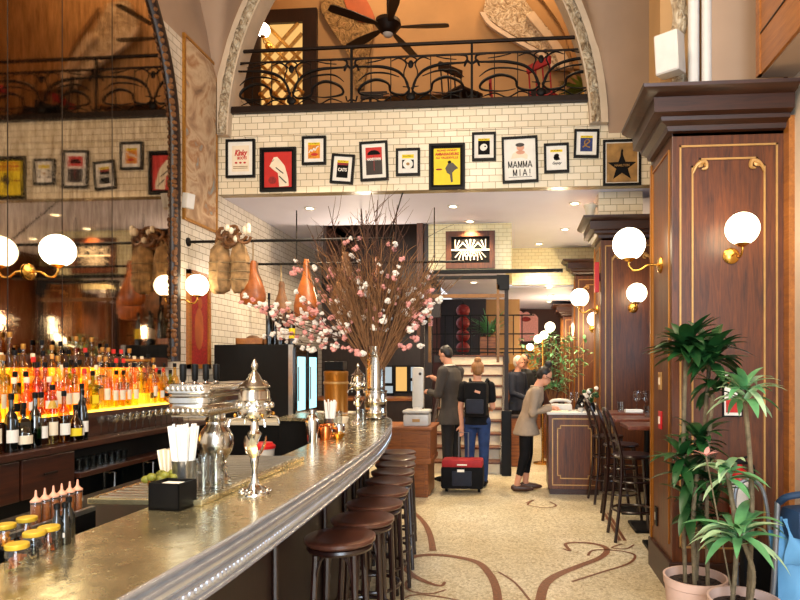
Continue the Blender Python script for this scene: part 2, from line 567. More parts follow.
def dup(root, loc, rz=None, label=None, group=None, scale=None, rot=None):
    if root.name not in KIDS:
        for o in bpy.data.objects:
            if o.parent is not None:
                KIDS.setdefault(o.parent.name, set()).add(o.name)
        KIDS.setdefault(root.name, set())
    def rec(o, par):
        c = o.copy()
        COL.objects.link(c)
        if par is not None:
            c.parent = par
        for k in sorted(KIDS.get(o.name, ())):
            rec(bpy.data.objects[k], c)
        return c
    r = rec(root, None)
    r.location = loc
    if rz is not None:
        r.rotation_euler = (0, 0, rz)
    if rot is not None:
        r.rotation_euler = rot
    if scale is not None:
        r.scale = (scale, scale, scale) if not isinstance(scale, tuple) else scale
    if label:
        r['label'] = label
    if group:
        r['group'] = group
    return r
def spline(ctrl, n=8, closed=False):
    """Catmull-Rom through the control points"""
    P = [Vector(p) if len(p) == 3 else Vector((p[0], p[1], 0)) for p in ctrl]
    out = []
    N = len(P)
    rng = N if closed else N - 1
    for i in range(rng):
        if closed:
            p0, p1, p2, p3 = P[i - 1], P[i], P[(i + 1) % N], P[(i + 2) % N]
        else:
            p0, p1, p2, p3 = P[max(i - 1, 0)], P[i], P[i + 1], P[min(i + 2, N - 1)]
        for k in range(n):
            t = k / n
            out.append(0.5 * ((2 * p1) + (p2 - p0) * t + (2 * p0 - 5 * p1 + 4 * p2 - p3) * t * t + (3 * p1 - p0 - 3 * p2 + p3) * t ** 3))
    if not closed:
        out.append(P[-1])
    return out
def lerp_list(vals, n):
    """resample a few radii to n entries"""
    o = []
    for i in range(n):
        t = i / max(1, n - 1) * (len(vals) - 1)
        k = min(int(t), len(vals) - 2)
        o.append(vals[k] + (vals[k + 1] - vals[k]) * (t - k))
    return o
def text_mesh(s, size, depth=0.001, shear=0.0, width=None, bold=0.0):
    cu = bpy.data.curves.new('lettering', 'FONT')
    cu.body = s
    cu.size = size
    cu.extrude = depth
    cu.shear = shear
    cu.offset = bold
    cu.align_x = 'CENTER'
    cu.align_y = 'CENTER'
    cu.resolution_u = 3
    o = bpy.data.objects.new('lettering', cu)
    COL.objects.link(o)
    dg = bpy.context.evaluated_depsgraph_get()
    me = bpy.data.meshes.new_from_object(o.evaluated_get(dg))
    bpy.data.objects.remove(o)
    if width:
        xs = [v.co.x for v in me.vertices]
        k = width / max(1e-6, max(xs) - min(xs))
        for v in me.vertices:
            v.co.x *= k
    # stand upright facing -Y
    for v in me.vertices:
        v.co = Vector((v.co.x, -v.co.z, v.co.y))
    return me
def skin_mesh(nodes, edges, root, sub=2):
    """nodes: name -> (x, y, z, r) or (x, y, z, rx, ry)"""
    names = list(nodes)
    me = bpy.data.meshes.new('skin')
    me.from_pydata([nodes[k][:3] for k in names], [(names.index(a), names.index(b)) for a, b in edges], [])
    o = bpy.data.objects.new('skin', me)
    COL.objects.link(o)
    o.modifiers.new('Skin', 'SKIN').use_smooth_shade = True
    if not me.skin_vertices:
        bpy.context.view_layer.objects.active = o
        bpy.ops.mesh.customdata_skin_add()
    sv = me.skin_vertices[0].data
    for i, k in enumerate(names):
        q = nodes[k]
        sv[i].radius = (q[3], q[4] if len(q) > 4 else q[3])
        sv[i].use_root = (k == root)
    ss = o.modifiers.new('Sub', 'SUBSURF')
    ss.levels = sub
    ss.render_levels = sub
    dg = bpy.context.evaluated_depsgraph_get()
    m2 = bpy.data.meshes.new_from_object(o.evaluated_get(dg))
    bpy.data.objects.remove(o)
    return m2
# ================================================================== SETTING
XL, XR, YB = -3.68, 1.9, 7.2
SOF, BALC = 3.68, 4.75
def sbox(name, mat, *a, parent=None, bev=0.0):
    o = MB().bx(*a, bev).build(name, mat, parent, smooth=False)
    return o if parent else struct(o)
sbox('floor', 'floor', -4.2, 3.2, -2.6, 17, -0.1, 0)
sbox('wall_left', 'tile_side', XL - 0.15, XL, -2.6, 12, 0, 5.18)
sbox('wall_left', 'plaster', XL - 0.15, XL, -2.6, YB, 5.18, 9)
sbox('wall_right', 'walnut', XR, XR + 0.15, 4.2, 15.2, 0, 3.9)
sbox('wall_right', 'beige_wall', 1.832, XR + 0.15, -2.6, 4.2, 0, 4.2)
sbox('wall_right', 'plaster', XR, XR + 0.15, 4.2, YB, 3.9, 9)
sbox('wall_right', 'plaster', XR, XR + 0.15, -2.6, 4.2, 4.2, 9)
sbox('trim_1', 'oak', 1.795, 1.832, 4.10, 4.18, 0, 3.2)
sbox('wall_back', 'tile_back', XL, XR, YB, YB + 0.14, SOF, BALC - 0.02)
sbox('trim_2', 'tile_back', -3.35, 0.96, YB - 0.018, YB, 4.385, 4.405)
# soffit under the mezzanine (four slabs leave the stair void dark)
sbox('ceiling', 'soffit', XL, XR, YB + 0.14, 8.9, SOF, SOF + 0.1)
sbox('ceiling', 'soffit', XL, -2.85, 8.9, 12, SOF, SOF + 0.1)
sbox('ceiling', 'soffit', -1.36, XR, 8.9, 11.0, SOF, SOF + 0.1)
sbox('ceiling', 'soffit', -1.36, XR, 9.0, 15.2, 3.02, 3.1) if False else None
sbox('wall_stairwell', 'dark_wood', -2.85, -1.3, 10.4, 10.5, 2.4, 4.6)
sbox('wall_stairwell', 'dark_wood', -2.9, -2.85, 8.9, 10.5, 2.9, 4.6)
sbox('wall_stairwell', 'dark_wood', -1.36, -1.30, 8.92, 10.5, 2.9, 4.6)
sbox('trim_3', 'walnut', -1.46, -1.37, 8.86, 8.95, 2.0, SOF)
# cream bulkhead above the stair, and the higher recess to its right
sbox('wall_bulkhead', 'tile_cream', -1.34, -0.05, 8.95, 9.05, 2.98, SOF)
sbox('wall_bulkhead', 'tile_cream_side', -0.15, -0.05, 9.05, 10.9, 3.02, SOF)
sbox('wall_bulkhead', 'tile_cream', -0.05, XR, 10.9, 11.0, 3.02, SOF)
sbox('trim_4', 'black', -1.40, 0.70, 8.88, 8.95, 2.93, 2.98)
sbox('ceiling', 'soffit', -1.34, -0.15, 9.05, 15.2, 2.98, 3.02)
sbox('ceiling', 'soffit', -0.15, XR, 11.0, 15.2, 2.98, 3.02)
sbox('wall_far', 'red_brown_wall', -4.2, XR, 15.2, 15.3, 0, 3.1)
sbox('wall_far', 'dark_wood', XL, -1.55, 11.2, 11.3, 0, SOF)
# --- vault over the front hall
XC, AR, BR, ZS = -1.32, 2.195, 2.95, 4.3
def arc(x, a, b):
    q = 1 - ((x - XC) / a) ** 2
    return ZS + b * sqrt(q) if q > 0 else ZS
def zA(x): return arc(x, AR + 0.20, BR + 0.20)
def zB(y):
    q = 1 - ((y - 3.6) / 3.6) ** 2
    return ZS + 3.2 * sqrt(q) if q > 0 else ZS
rows = []
NY, NX = 60, 70
for j in range(NY + 1):
    y = YB - 9.8 * (1 - cos(j / NY * pi / 2))
    rows.append([(XL + (XR - XL) * i / NX, y, max(zA(XL + (XR - XL) * i / NX), zB(y)) + (0.0)) for i in range(NX + 1)])
struct(MB().strip(rows).build('ceiling_vault', 'plaster', angle=60))
# --- arch rib framing the mezzanine opening, with a carved band on its face
def ribpt(t, off):
    return (XC + (AR + off) * cos(t), ZS + (BR + off) * sin(t))
def ribband(o0, o1, y0, y1, name, mat, parent=None, n=60, t0=0.03):
    m = MB()
    ring = []
    for i in range(n + 1):
        t = t0 + (pi - 2 * t0) * i / n
        a, b = ribpt(t, o0), ribpt(t, o1)
        ring.append([m.bm.verts.new((a[0], y0, a[1])), m.bm.verts.new((b[0], y0, b[1])), m.bm.verts.new((b[0], y1, b[1])), m.bm.verts.new((a[0], y1, a[1]))])
    for r, s in zip(ring, ring[1:]):
        for k in range(4):
            m.bm.faces.new((r[k], r[(k + 1) % 4], s[(k + 1) % 4], s[k]))
    m.bm.faces.new(ring[0])
    m.bm.faces.new(ring[-1][::-1])
    return m.build(name, mat, parent)
rib = struct(ribband(0.0, 0.21, YB - 0.10, YB + 0.16, 'trim_arch', 'plaster_rib'))
def carved(o0, o1, ny, name, parent):
    """a band of leaf relief along the rib face"""
    m = MB()
    N = 150
    rws = []
    rr = random.Random(5)
    for i in range(N + 1):
        t = 0.03 + (pi - 0.06) * i / N
        row = []
        for k in range(7):
            f = k / 6
            p = ribpt(t, o0 + (o1 - o0) * f)
            d = 0.012 + 0.06 * abs(sin(i * 0.9 + (k - 3) * 0.9 * (1 if k > 3 else -1))) * sin(pi * f) + rr.uniform(-.006, .006)
            row.append((p[0], ny - (d if 0 < k < 6 else -0.005), p[1]))
        rws.append(row)
    return m.strip(rws).build(name, 'ornament', parent, angle=70)
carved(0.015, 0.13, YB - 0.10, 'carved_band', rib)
# right pier above the near pillar: plaster pier, two half-round mouldings, carved wall-arch rib
pier = sbox('pillar_upper', 'plaster', 1.40, XR, 4.42, 5.0, 3.37, 9)
m = MB()
m.cyl((1.30, 4.50, 3.37), 0.04, 5.5, 16).cyl((1.375, 4.44, 3.37), 0.035, 5.5, 16)
m.build('half_round_moulding', 'white_paint', pier)
ribr = sbox('trim_wall_arch', 'plaster_tan', 1.09, 1.40, 4.62, 5.0, 3.37, 9)
rws = []
for i in range(90):
    z = 3.5 + i * 0.03
    rws.append([(1.16 + 0.028 * k + 0.02 * sin(i * 0.35), 4.615 - (0.05 * abs(sin(i * 0.55 + k)) * sin(pi * k / 4)), z) for k in range(5)])
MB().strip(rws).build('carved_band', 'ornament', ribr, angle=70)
# wood-clad beam box over the near right
bb = sbox('beam_box', 'oak', 1.60, 2.3, 1.2, 4.12, 3.46, 5.2)
MB().bx(1.594, 1.60, 1.2, 4.12, 3.72, 3.728).build('groove', 'dark_wood', bb, smooth=False)
MB().bx(1.62, 2.3, 1.2, 4.10, 3.452, 3.46).build('beam_underside', 'plaster', bb, smooth=False)
MB().bx(1.592, 1.625, 4.06, 4.12, 3.46, 5.2).build('corner_bead', 'oak', bb, smooth=False)

# --- pillars (walnut pilasters with gilt inlay)
def rect_line(m, x0, x1, z0, z1, y, wd=0.012, th=0.008, notch=0.0):
    if notch:
        n = notch
        pts = [(x0 + n, z0), (x1 - n, z0), (x1 - n, z0 + n), (x1, z0 + n), (x1, z1 - n), (x1 - n, z1 - n), (x1 - n, z1), (x0 + n, z1), (x0 + n, z1 - n), (x0, z1 - n), (x0, z0 + n), (x0 + n, z0 + n)]
    else:
        pts = [(x0, z0), (x1, z0), (x1, z1), (x0, z1)]
    for i in range(len(pts)):
        a, b = pts[i], pts[(i + 1) % len(pts)]
        m.bx(min(a[0], b[0]) - wd / 2, max(a[0], b[0]) + wd / 2, y - th, y + 0.001, min(a[1], b[1]) - wd / 2, max(a[1], b[1]) + wd / 2)
def pilaster(n, y0, y1, x0=1.064, x1=1.8, top=3.37):
    r = bpy.data.objects.new('pillar_%d' % n, None)
    COL.objects.link(r)
    struct(r)
    r.location = (x0, y0, 0)
    W, D = x1 - x0, y1 - y0
    MB().bx(0, W, 0, D, 0.0, top - 0.2, 0.006).build('shaft', 'walnut', r, smooth=False)
    MB().bx(-0.025, W + 0.0, -0.025, D, 0.0, 0.22, 0.008).build('plinth', 'walnut_x', r, smooth=False)
    m = MB()
    # cornice: mitred profile swept round the front and the aisle side
    prof = [(0.0, -0.24), (0.035, -0.235), (0.045, -0.205), (0.09, -0.185), (0.095, -0.16), (0.15, -0.15), (0.155, -0.055), (0.195, -0.045), (0.235, -0.02), (0.24, 0.0)]
    rows = []
    for o, dz in prof:
        z = top + dz
        rows.append([(-o, D - 0.05, z), (-o, -o, z), (W + 0.0, -o, z)])
    m.strip(rows)
    m.bx(-0.235, W, -0.235, D - 0.05, top - 0.012, top)
    m.bx(-0.001, W, 0.0, D, top - 0.26, top - 0.01)
    m.build('cornice', 'walnut_x', r, angle=25)
    g = MB()
    rect_line(g, 0.055, W - 0.05, 0.32, top - 0.33, 0.0)
    rect_line(g, 0.135, W - 0.13, 0.40, top - 0.42, 0.0, notch=0.05)
    for sx in (1, -1):
        cx_ = 0.135 if sx > 0 else W - 0.13
        pts = spline([(cx_ + sx * 0.0, -0.008, top - 0.52), (cx_ + sx * 0.03, -0.012, top - 0.46), (cx_ + sx * 0.08, -0.012, top - 0.44), (cx_ + sx * 0.09, -0.012, top - 0.48), (cx_ + sx * 0.06, -0.012, top - 0.49)], 6)
        g.tube(pts, lerp_list([0.006, 0.016, 0.014, 0.006], len(pts)), 6)
        g.ball((cx_ + sx * 0.05, -0.008, top - 0.455), (0.024, 0.01, 0.024), 10)
    g.build('gilt_inlay', 'gold_trim', r, angle=30)
    g = MB()
    for d0, zz in ((0.07, 0.32),):
        for yy in (d0, D - d0):
            g.bx(-0.008, 0.001, yy - 0.006, yy + 0.006, zz, top - 0.33)
        g.bx(-0.008, 0.001, d0, D - d0, top - 0.336, top - 0.324)
    g.bx(-0.012, 0.002, D - 0.035, D, 0.22, top - 0.26)
    g.build('gilt_edge', 'gold_edge', r, smooth=False)
    return r
pilaster(1, 4.18, 4.80)
pilaster(2, 7.56, 8.15)
pilaster(3, 10.70, 10.92, top=3.40)
sbox('wall_pier', 'walnut', 1.064, 1.8, 10.92, 11.4, 0, 2.98)
pilaster(4, 13.4, 14.0, top=2.9)
sbox('wall_pier', 'tile_back', 1.02, 1.55, 7.45, 8.1, 3.385, SOF)
# --- floor inlays: ribbons of darker mosaic
def ribbon(name, pts2, wid):
    P = spline(pts2, 10)
    n = len(P)
    ws = lerp_list(wid, n) if isinstance(wid, list) else [wid] * n
    rows = []
    for i in range(n):
        t = (P[min(i + 1, n - 1)] - P[max(i - 1, 0)]).normalized()
        nn = Vector((-t.y, t.x, 0)) * ws[i] / 2
        a, b = P[i] - nn, P[i] + nn
        rows.append([(a.x, a.y, 0.003), (b.x, b.y, 0.003)])
    return struct(MB().strip(rows).build(name, 'inlay', smooth=False))
def fl(*pp):
    return [tuple(atZ(x, y, 0).xy) for x, y in pp]
ribbon('trim_floor', fl((403, 509), (412, 511), (424, 523), (430, 535), (433, 551)), [0.03, 0.05, 0.06])
ribbon('trim_floor', fl((445, 582), (441, 586), (428, 583), (412, 575), (406, 567), (412, 558), (430, 555), (455, 557), (478, 563), (490, 575), (496, 588), (498, 602)), [0.02, 0.05, 0.06, 0.06, 0.06])
ribbon('trim_floor', fl((563, 549), (570, 551), (566, 544), (585, 543), (602, 546), (607, 551), (600, 558), (580, 566), (558, 575), (545, 585), (540, 602)), [0.02, 0.035, 0.05, 0.055, 0.07, 0.07])
ribbon('trim_floor', fl((446, 590), (430, 594), (410, 591), (406, 583), (412, 578)), 0.018)
ribbon('trim_floor', fl((396, 606), (410, 596), (432, 596), (460, 601)), 0.018)
ribbon('trim_floor', fl((498, 572), (515, 583), (530, 601)), 0.018)
ribbon('trim_floor', fl((588, 556), (592, 551), (605, 550), (625, 552), (635, 556), (628, 564), (600, 573), (572, 582)), 0.022)
ribbon('trim_floor', fl((604, 513), (612, 526), (620, 541)), 0.03)
ribbon('trim_floor', fl((608, 513), (616, 526), (625, 541)), 0.03)
ribbon('trim_floor', fl((622, 544), (612, 548), (626, 549), (634, 545)), 0.018)
ribbon('trim_floor', fl((526, 503), (534, 500), (528, 505), (545, 508), (556, 506), (550, 502)), 0.022)
# --- mezzanine room
sbox('floor_mezzanine', 'dark_wood', -5.2, 2.6, YB + 0.14, 10.5, BALC - 0.12, BALC - 0.02)
sbox('wall_mezzanine', 'plaster_tan', -5.2, 2.6, 10.4, 10.5, BALC - 0.02, 9.6)
sbox('wall_mezzanine', 'plaster_tan', -5.3, -5.2, YB, 10.5, BALC - 0.02, 9.6)
sbox('wall_mezzanine', 'plaster_tan', 2.6, 2.7, YB, 10.5, BALC - 0.02, 9.6)
sbox('ceiling_mezzanine', 'plaster_tan', -5.2, 2.6, YB, 10.5, 9.5, 9.6)
# upper front wall above the arch line so the vault meets it
mw = MB()
arcp = [ribpt(pi * i / 40, 0.18) for i in range(41)]
mw.prism([(XR + 0.2, ZS)] + arcp + [(XL - 0.2, ZS), (XL - 1.6, ZS), (XL - 1.6, 9.6), (XR + 0.8, 9.6), (XR + 0.8, ZS)], YB + 0.02, YB + 0.12)
struct(mw.build('wall_arch', 'plaster', smooth=False))
sbox('baseboard_right', 'dark_wood', XR - 0.02, XR, 4.8, 15.2, 0, 0.15)
# reliefs and the lattice door at the back of the mezzanine
def door_lattice():
    Y = 10.38
    k = bpy.data.objects.new('door_lattice', None)
    COL.objects.link(k)
    struct(k)
    a, b = atY(246, 112, Y), atY(318, 10, Y)
    ia, ib = atY(262, 112, Y), atY(304, 24, Y)
    z0 = BALC
    m = MB()
    m.bx(a.x, ia.x, Y - 0.08, Y, z0, b.z).bx(ib.x, b.x, Y - 0.08, Y, z0, b.z).bx(ia.x, ib.x, Y - 0.08, Y, ib.z, b.z)
    m.build('door_frame', 'dark_wood', k, smooth=False)
    MB().bx(ia.x, ib.x, Y - 0.02, Y, z0, ib.z).build('lit_panel', 'warm_window', k, smooth=False)
    m = MB()
    sp = (ib.x - ia.x) / 3
    H = ib.z - z0
    for i in range(-8, 12):
        for sg in (1, -1):
            x0_ = ia.x + i * sp if sg > 0 else ib.x - i * sp
            t0, t1 = 0.0, H
            # clip the diagonal to the panel
            pts = []
            for q in range(61):
                z = H * q / 60
                x = x0_ + sg * z * 0.95
                if ia.x <= x <= ib.x:
                    pts.append((x, Y - 0.04, z0 + z))
            if len(pts) > 1:
                m.tube([pts[0], pts[-1]], 0.034, 5)
    for i in range(7):
        for j in range(14):
            x = ia.x + sp * 0.5 * i
            z = z0 + j * sp * 0.5 / 0.95
            if z < ib.z and (i + j) % 2 == 0:
                m.ball((x, Y - 0.045, z), 0.055, 6)
    m.build('lattice', 'gold_frame', k)
door_lattice()
def relief(name, pix, Y, th, mat):
    poly = [(atY(x, y, Y).x, atY(x, y, Y).z) for x, y in pix]
    return struct(MB().prism(poly, Y - th, Y + 0.02).build(name, mat, angle=25))
def sp2(pix, n=8):
    return [(p.x, p.y) for p in spline([(a, b, 0) for a, b in pix], n)]
# left: arched niche with leafy mural
o_l = sp2([(322, 0), (323, 14), (332, 30), (342, 45), (352, 64), (356, 90)]) + sp2([(364, 90), (370, 55), (374, 30), (370, 8), (358, -12), (345, -22), (330, -16), (322, 0)])
relief('trim_niche', o_l, 10.36, 0.06, 'mural')
relief('trim_niche', sp2([(344, 0), (352, -12), (362, -6), (371, 8), (374, 20), (360, 22), (350, 14), (344, 0)]), 10.29, 0.02, 'clay')
# right: carved rib sweeping down to the pier, with smooth bands and the lit inner arch
outer = sp2([(484, 14), (492, 24), (508, 35), (528, 46), (545, 56), (556, 70)])
inner = sp2([(573, 70), (560, 48), (545, 28), (528, 8), (515, -14)])
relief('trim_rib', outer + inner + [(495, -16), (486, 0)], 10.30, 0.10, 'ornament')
relief('trim_rib', sp2([(480, 14), (489, 27), (507, 39), (527, 50), (543, 60), (550, 70)]) + sp2([(556, 70), (545, 56), (528, 46), (508, 35), (492, 24), (485, 14)]), 10.18, 0.06, 'plaster_rib')
relief('trim_rib', sp2([(526, 18), (538, 32), (552, 50), (560, 70)]) + sp2([(570, 70), (562, 50), (546, 30), (534, 14)]), 10.20, 0.08, 'plaster_rib')
relief('trim_rib', sp2([(530, -14), (548, 8), (564, 34), (574, 70)]) + sp2([(600, 70), (592, 30), (575, -14)]), 10.34, 0.04, 'plaster_tan')
# ================================================================== BALCONY RAILING
def balcony():
    r = thing('balcony_railing', 'black iron balcony railing with swirling floral scrollwork above the white tiled wall', 'railing', (0, YB - 0.02, BALC))
    z0 = -0.03
    MB().bx(-3.55, 1.02, -0.04, 0.05, z0 - 0.05, z0 + 0.03, 0.008).build('bottom_rail', 'bronze', r, smooth=False)
    MB().bx(-3.42, 0.90, -0.02, 0.02, 0.675, 0.705, 0.004).build('top_rail', 'bronze', r, smooth=False)
    MB().bx(-3.42, 0.90, -0.012, 0.012, 0.535, 0.555, 0.003).build('middle_rail', 'bronze', r, smooth=False)
    px = [atY(p, 80, YB).x for p in (352, 472)]
    for x in px:
        m = MB().bx(x - 0.014, x + 0.014, -0.014, 0.014, z0, 0.69)
        for s in (1, -1):
            pts = spline([(x, 0, 0.06), (x + s * 0.05, 0, 0.03), (x + s * 0.07, 0, 0.09)], 5)
            m.tube(pts, 0.01, 6)
            pts = spline([(x, 0, 0.42), (x + s * 0.06, 0, 0.46), (x + s * 0.09, 0, 0.40)], 5)
            m.tube(pts, lerp_list([0.008, 0.02, 0.012], len(pts)), 6)
        m.build('post', 'iron', r)
    for cxp, wpx in ((292, 118), (411, 116), (541, 132)):
        cx_ = atY(cxp, 80, YB).x
        hw = wpx / 2 * 7.2 / 600
        m = MB()
        def stroke(pts, rad, thin=0.5):
            P = spline([(a, 0, b) for a, b in pts], 7)
            rr = [v * .8 for v in lerp_list(rad, len(P))]
            n0 = len(m.bm.verts)
            m.tube(P, rr, 6)
        for s in (1, -1):
            def q(u, v): return (cx_ + s * u * hw, v * 0.54)
            # big wing from the foot of the centre sweeping up and over, rolled at the end
            stroke([q(0.02, .12), q(.06, .42), (q(.22, .68)), q(.5, .80), q(.8, .82), q(.96, .84), q(.97, .97), q(.82, .99)], [.012, .016, .024, .026, .018, .016, .018, .006])
            stroke([q(.14, .34), q(.02, .30), q(.12, .16), q(.34, .22), q(.4, .42), q(.62, .52), q(.86, .40), q(.9, .22), q(.6, .16), q(.38, .2)], [.006, .014, .018, .02, .018, .024, .022, .018, .01, .006])
            stroke([q(.2, .56), q(.45, .66), q(.75, .66), q(.93, .5)], [.006, .014, .014, .006])
            stroke([q(.1, .02), q(.3, .14), q(.5, .02), q(.7, .12), q(.9, .04)], [.006, .012, .01, .012, .006])
            stroke([q(.0, .12), q(.12, .6), q(.08, .85), q(.2, .98), q(.34, .92)], [.01, .01, .012, .014, .006])
            stroke([q(.45, .98), q(.62, .93), q(.8, .9)], [.006, .01, .006])
            stroke([q(.0, .8), q(.1, .93), q(.02, 1.0)], [.008, .012, .008])
            for uu in (.35, .7):
                m.bx(cx_ + s * uu * hw - 0.005, cx_ + s * uu * hw + 0.005, -0.006, 0.006, z0, 0.54)
        m.ball((cx_, 0, 0.45), (0.035, 0.015, 0.05), 10).ball((cx_, 0, 0.06), (0.06, 0.02, 0.05), 10)
        m.build('scroll_panel', 'iron', r, angle=60)
    return r
balcony()

# ================================================================== BAR COUNTER
OUT = [(-.83, .30), (-.815, 1.2), (-.80, 1.7), (-.815, 2.5), (-.86, 3.5), (-.91, 4.05), (-.98, 4.58), (-1.05, 5.0), (-1.15, 5.4), (-1.30, 5.7), (-1.52, 5.9), (-1.85, 6.0), (-2.2, 6.02)]
INN = [(-1.245, .30), (-1.245, 1.2), (-1.245, 1.7), (-1.24, 2.5), (-1.25, 3.3), (-1.29, 3.8), (-1.36, 4.25), (-1.45, 4.6), (-1.56, 4.95), (-1.70, 5.2), (-1.85, 5.34), (-2.0, 5.4), (-2.2, 5.42)]
SO, SI = spline(OUT, 8), spline(INN, 8)
def offs(P, d):
    o = []
    for i in range(len(P)):
        t = (P[min(i + 1, len(P) - 1)] - P[max(i - 1, 0)]).normalized()
        o.append(P[i] + Vector((t.y, -t.x, 0)) * d)
    return o
bar = thing('bar_counter', 'long curved bar with pewter top and moulded silver edge running along the left', 'bar counter', (0, 0, 0))
ZC = 1.07
m = MB()
rows = []
for a, b in zip(SI, SO):
    rows.append([(a.x, a.y, ZC - 0.03), (a.x, a.y, ZC), (b.x, b.y, ZC), (b.x, b.y, ZC - 0.03), (a.x, a.y, ZC - 0.03)])
m.strip(rows).build('countertop', 'counter', bar, smooth=True, angle=30)
eprof = [(0.0, 0.0), (0.004, 0.004), (0.010, 0.005), (0.015, 0.001), (0.016, -0.006), (0.010, -0.011), (0.003, -0.013), (0.003, -0.018), (0.012, -0.021), (0.017, -0.03), (0.017, -0.043), (0.012, -0.054), (0.003, -0.06), (-0.003, -0.064), (-0.003, -0.07), (0.006, -0.073), (0.006, -0.098), (0.0, -0.103), (0.0, -0.108), (0.008, -0.112), (0.010, -0.12), (0.002, -0.127), (-0.03, -0.13), (-0.05, -0.13)]
rows = [[(p.x, p.y, ZC + dz) for p in offs(SO, o)] for o, dz in eprof]
m = MB().strip(rows)
m.build('edge_moulding', 'edge_silver', bar, angle=50)
# beaded ornament along the moulding
m = MB()
fine = []
P = offs(SO, 0.004)
acc, last = 0, P[0]
for i in range(1, len(P)):
    seg = (P[i] - P[i - 1]).length
    n = max(1, int(seg / 0.02))
    for k in range(n):
        fine.append(P[i - 1].lerp(P[i], k / n))
for i, p in enumerate(fine):
    if p.y > 0.9 and p.x > -1.3:
        m.ball((p.x, p.y, ZC - 0.086), (0.009, 0.0105, 0.011), 6)
m.build('bead_row', 'edge_silver', bar)
# front panelling
m = MB()
F0 = offs(SO, -0.22)
rows = [[(p.x, p.y, 0.0) for p in F0], [(p.x, p.y, ZC - 0.12) for p in F0]]
m.strip(rows)
rows = [[(p.x, p.y, ZC - 0.12) for p in F0], [(p.x, p.y, ZC - 0.12) for p in offs(SO, -0.03)]]
m.strip(rows)
m.build('front_panel', 'dark_wood', bar, angle=30)
for i in range(0, len(F0) - 6, 6):
    a = F0[i]
    b = F0[i + 1]
    t = (b - a).normalized()
    nn = Vector((t.y, -t.x, 0))
    MB().tube([(a.x + nn.x * .012, a.y + nn.y * .012, 0.15), (a.x + nn.x * .012, a.y + nn.y * .012, 0.92)], 0.014, 8).build('panel_moulding', 'bent_wood', bar)
m = MB()
rows = [[(p.x, p.y, 0) for p in offs(SO, -0.20)], [(p.x, p.y, 0.14) for p in offs(SO, -0.20)], [(p.x, p.y, 0.14) for p in F0]]
m.strip(rows).build('kick_board', 'walnut_x', bar, smooth=False)
# inner body and speed rail behind the counter
m = MB()
rows = [[(p.x, p.y, z) for p in offs(SI, 0.03)] for z in (0.0, ZC - 0.02)]
m.strip(rows).build('inner_panel', 'black', bar, angle=30)
# work station behind the bar (ledge coloured black to read as the dark gap)
ws = thing('bar_work_station', 'dark work bench with ledge blackened as a dark gap on the bartender side of the bar', 'work station', (-1.62, 3.1, 0))
MB().bx(-.36, .33, -1.12, .4, 0.0, 0.93).build('cabinet_body', 'black', ws, smooth=False)
MB().bx(-.37, .335, -1.12, .4, 0.93, 0.95).build('ledge', 'black', ws, smooth=False)
MB().bx(.10, .31, -1.08, .36, 0.95, 0.957).build('rubber_mat', 'black', ws, smooth=False)
w2 = thing('speed_rail', 'black speed rail trough of bottles along the near inner edge of the bar', 'speed rail', (-1.42, 1.45, 0))
MB().bx(-.16, .045, -.6, .42, 0.0, 1.075).build('trough', 'black', w2, smooth=False)
MB().bx(.03, .045, -.6, .42, 1.075, 1.09).build('splash_strip', 'steel', w2, smooth=False)

# raised drip tray carrying the tap tower
dt = thing('drip_tray', 'raised silver drip tray under the beer tap tower', 'drip tray', (-1.28, 2.47, ZC))
MB().bx(-.2, .215, -.50, .50, 0.0, 0.022, 0.004).build('tray', 'counter', dt, smooth=False)
m = MB()
for i in range(22):
    m.bx(-.17, .19, -.48 + i * .045, -.46 + i * .045, .022, .025)
m.build('grille', 'steel', dt, smooth=False)

def tap_tower():
    t = thing('beer_tap_tower', 'polished pewter beer tap tower with wide fluted head on a turned column', 'beer tap', (-1.165, 2.26, ZC + 0.022))
    prof = [(.0, 0), (.062, 0), (.064, .02), (.052, .03), (.048, .06), (.05, .075), (.04, .085), (.044, .095), (.04, .105), (.05, .12), (.066, .15), (.074, .185), (.072, .22), (.058, .255), (.042, .275), (.04, .29), (.046, .30), (.04, .31), (.038, .335)]
    prof = [(r_ * .88, z * .83) for r_, z in prof]
    MB().lathe(prof, seg=28).build('column', 'pewter', t)
    m = MB()
    pr = [(.076, .272), (.084, .28), (.086, .298), (.078, .304), (.076, .316), (.084, .322), (.085, .340), (.078, .346), (.078, .352), (.087, .358), (.089, .374), (.083, .384), (.083, .39), (0, .392)]
    HX, HY, HL = -.045, .14, .20
    rws = []
    for (o, z) in pr:
        hw, hd = o, o + HL if o else 0
        c_ = 0.024 if o else 0
        rws.append([(HX + a, HY + b, z) for a, b in ((-hw + c_, -hd), (hw - c_, -hd), (hw, -hd + c_), (hw, hd - c_), (hw - c_, hd), (-hw + c_, hd), (-hw, hd - c_), (-hw, -hd + c_), (-hw + c_, -hd))])
    m.strip(rws)
    m.bx(HX - .066, HX + .066, HY - .26, HY + .26, .268, .285)
    for zz, o in ((.374, .086), (.292, .083)):
        for k in range(8):
            m.ball((HX - .066 + k * .0189, HY - HL - o, zz), (.010, .006, .010), 8)
        for k in range(26):
            m.ball((HX + o, HY - HL - .05 + k * .0185, zz), (.006, .0095, .010), 8)
    m.build('tap_head', 'pewter', t, angle=45)
    for k in range(4):
        y = HY - .20 + k * .085
        h = MB().lathe([(.008, .37), (.008, .40), (.012, .405), (.013, .455), (.012, .465), (0, .467)], (HX - .055, y, 0), 12).build('tap_handle', 'black', t)
        MB().lathe([(.006, .385), (.010, .391), (.006, .40)], (HX - .055, y, 0), 10).build('ferrule', 'chrome', h)
    for k in range(3):
        y = HY - .15 + k * .1
        MB().tube([(HX - .08, y, .315), (HX - .115, y, .31), (HX - .12, y, .265)], .007, 8).build('spout', 'chrome', t)
    return t
tap_tower()

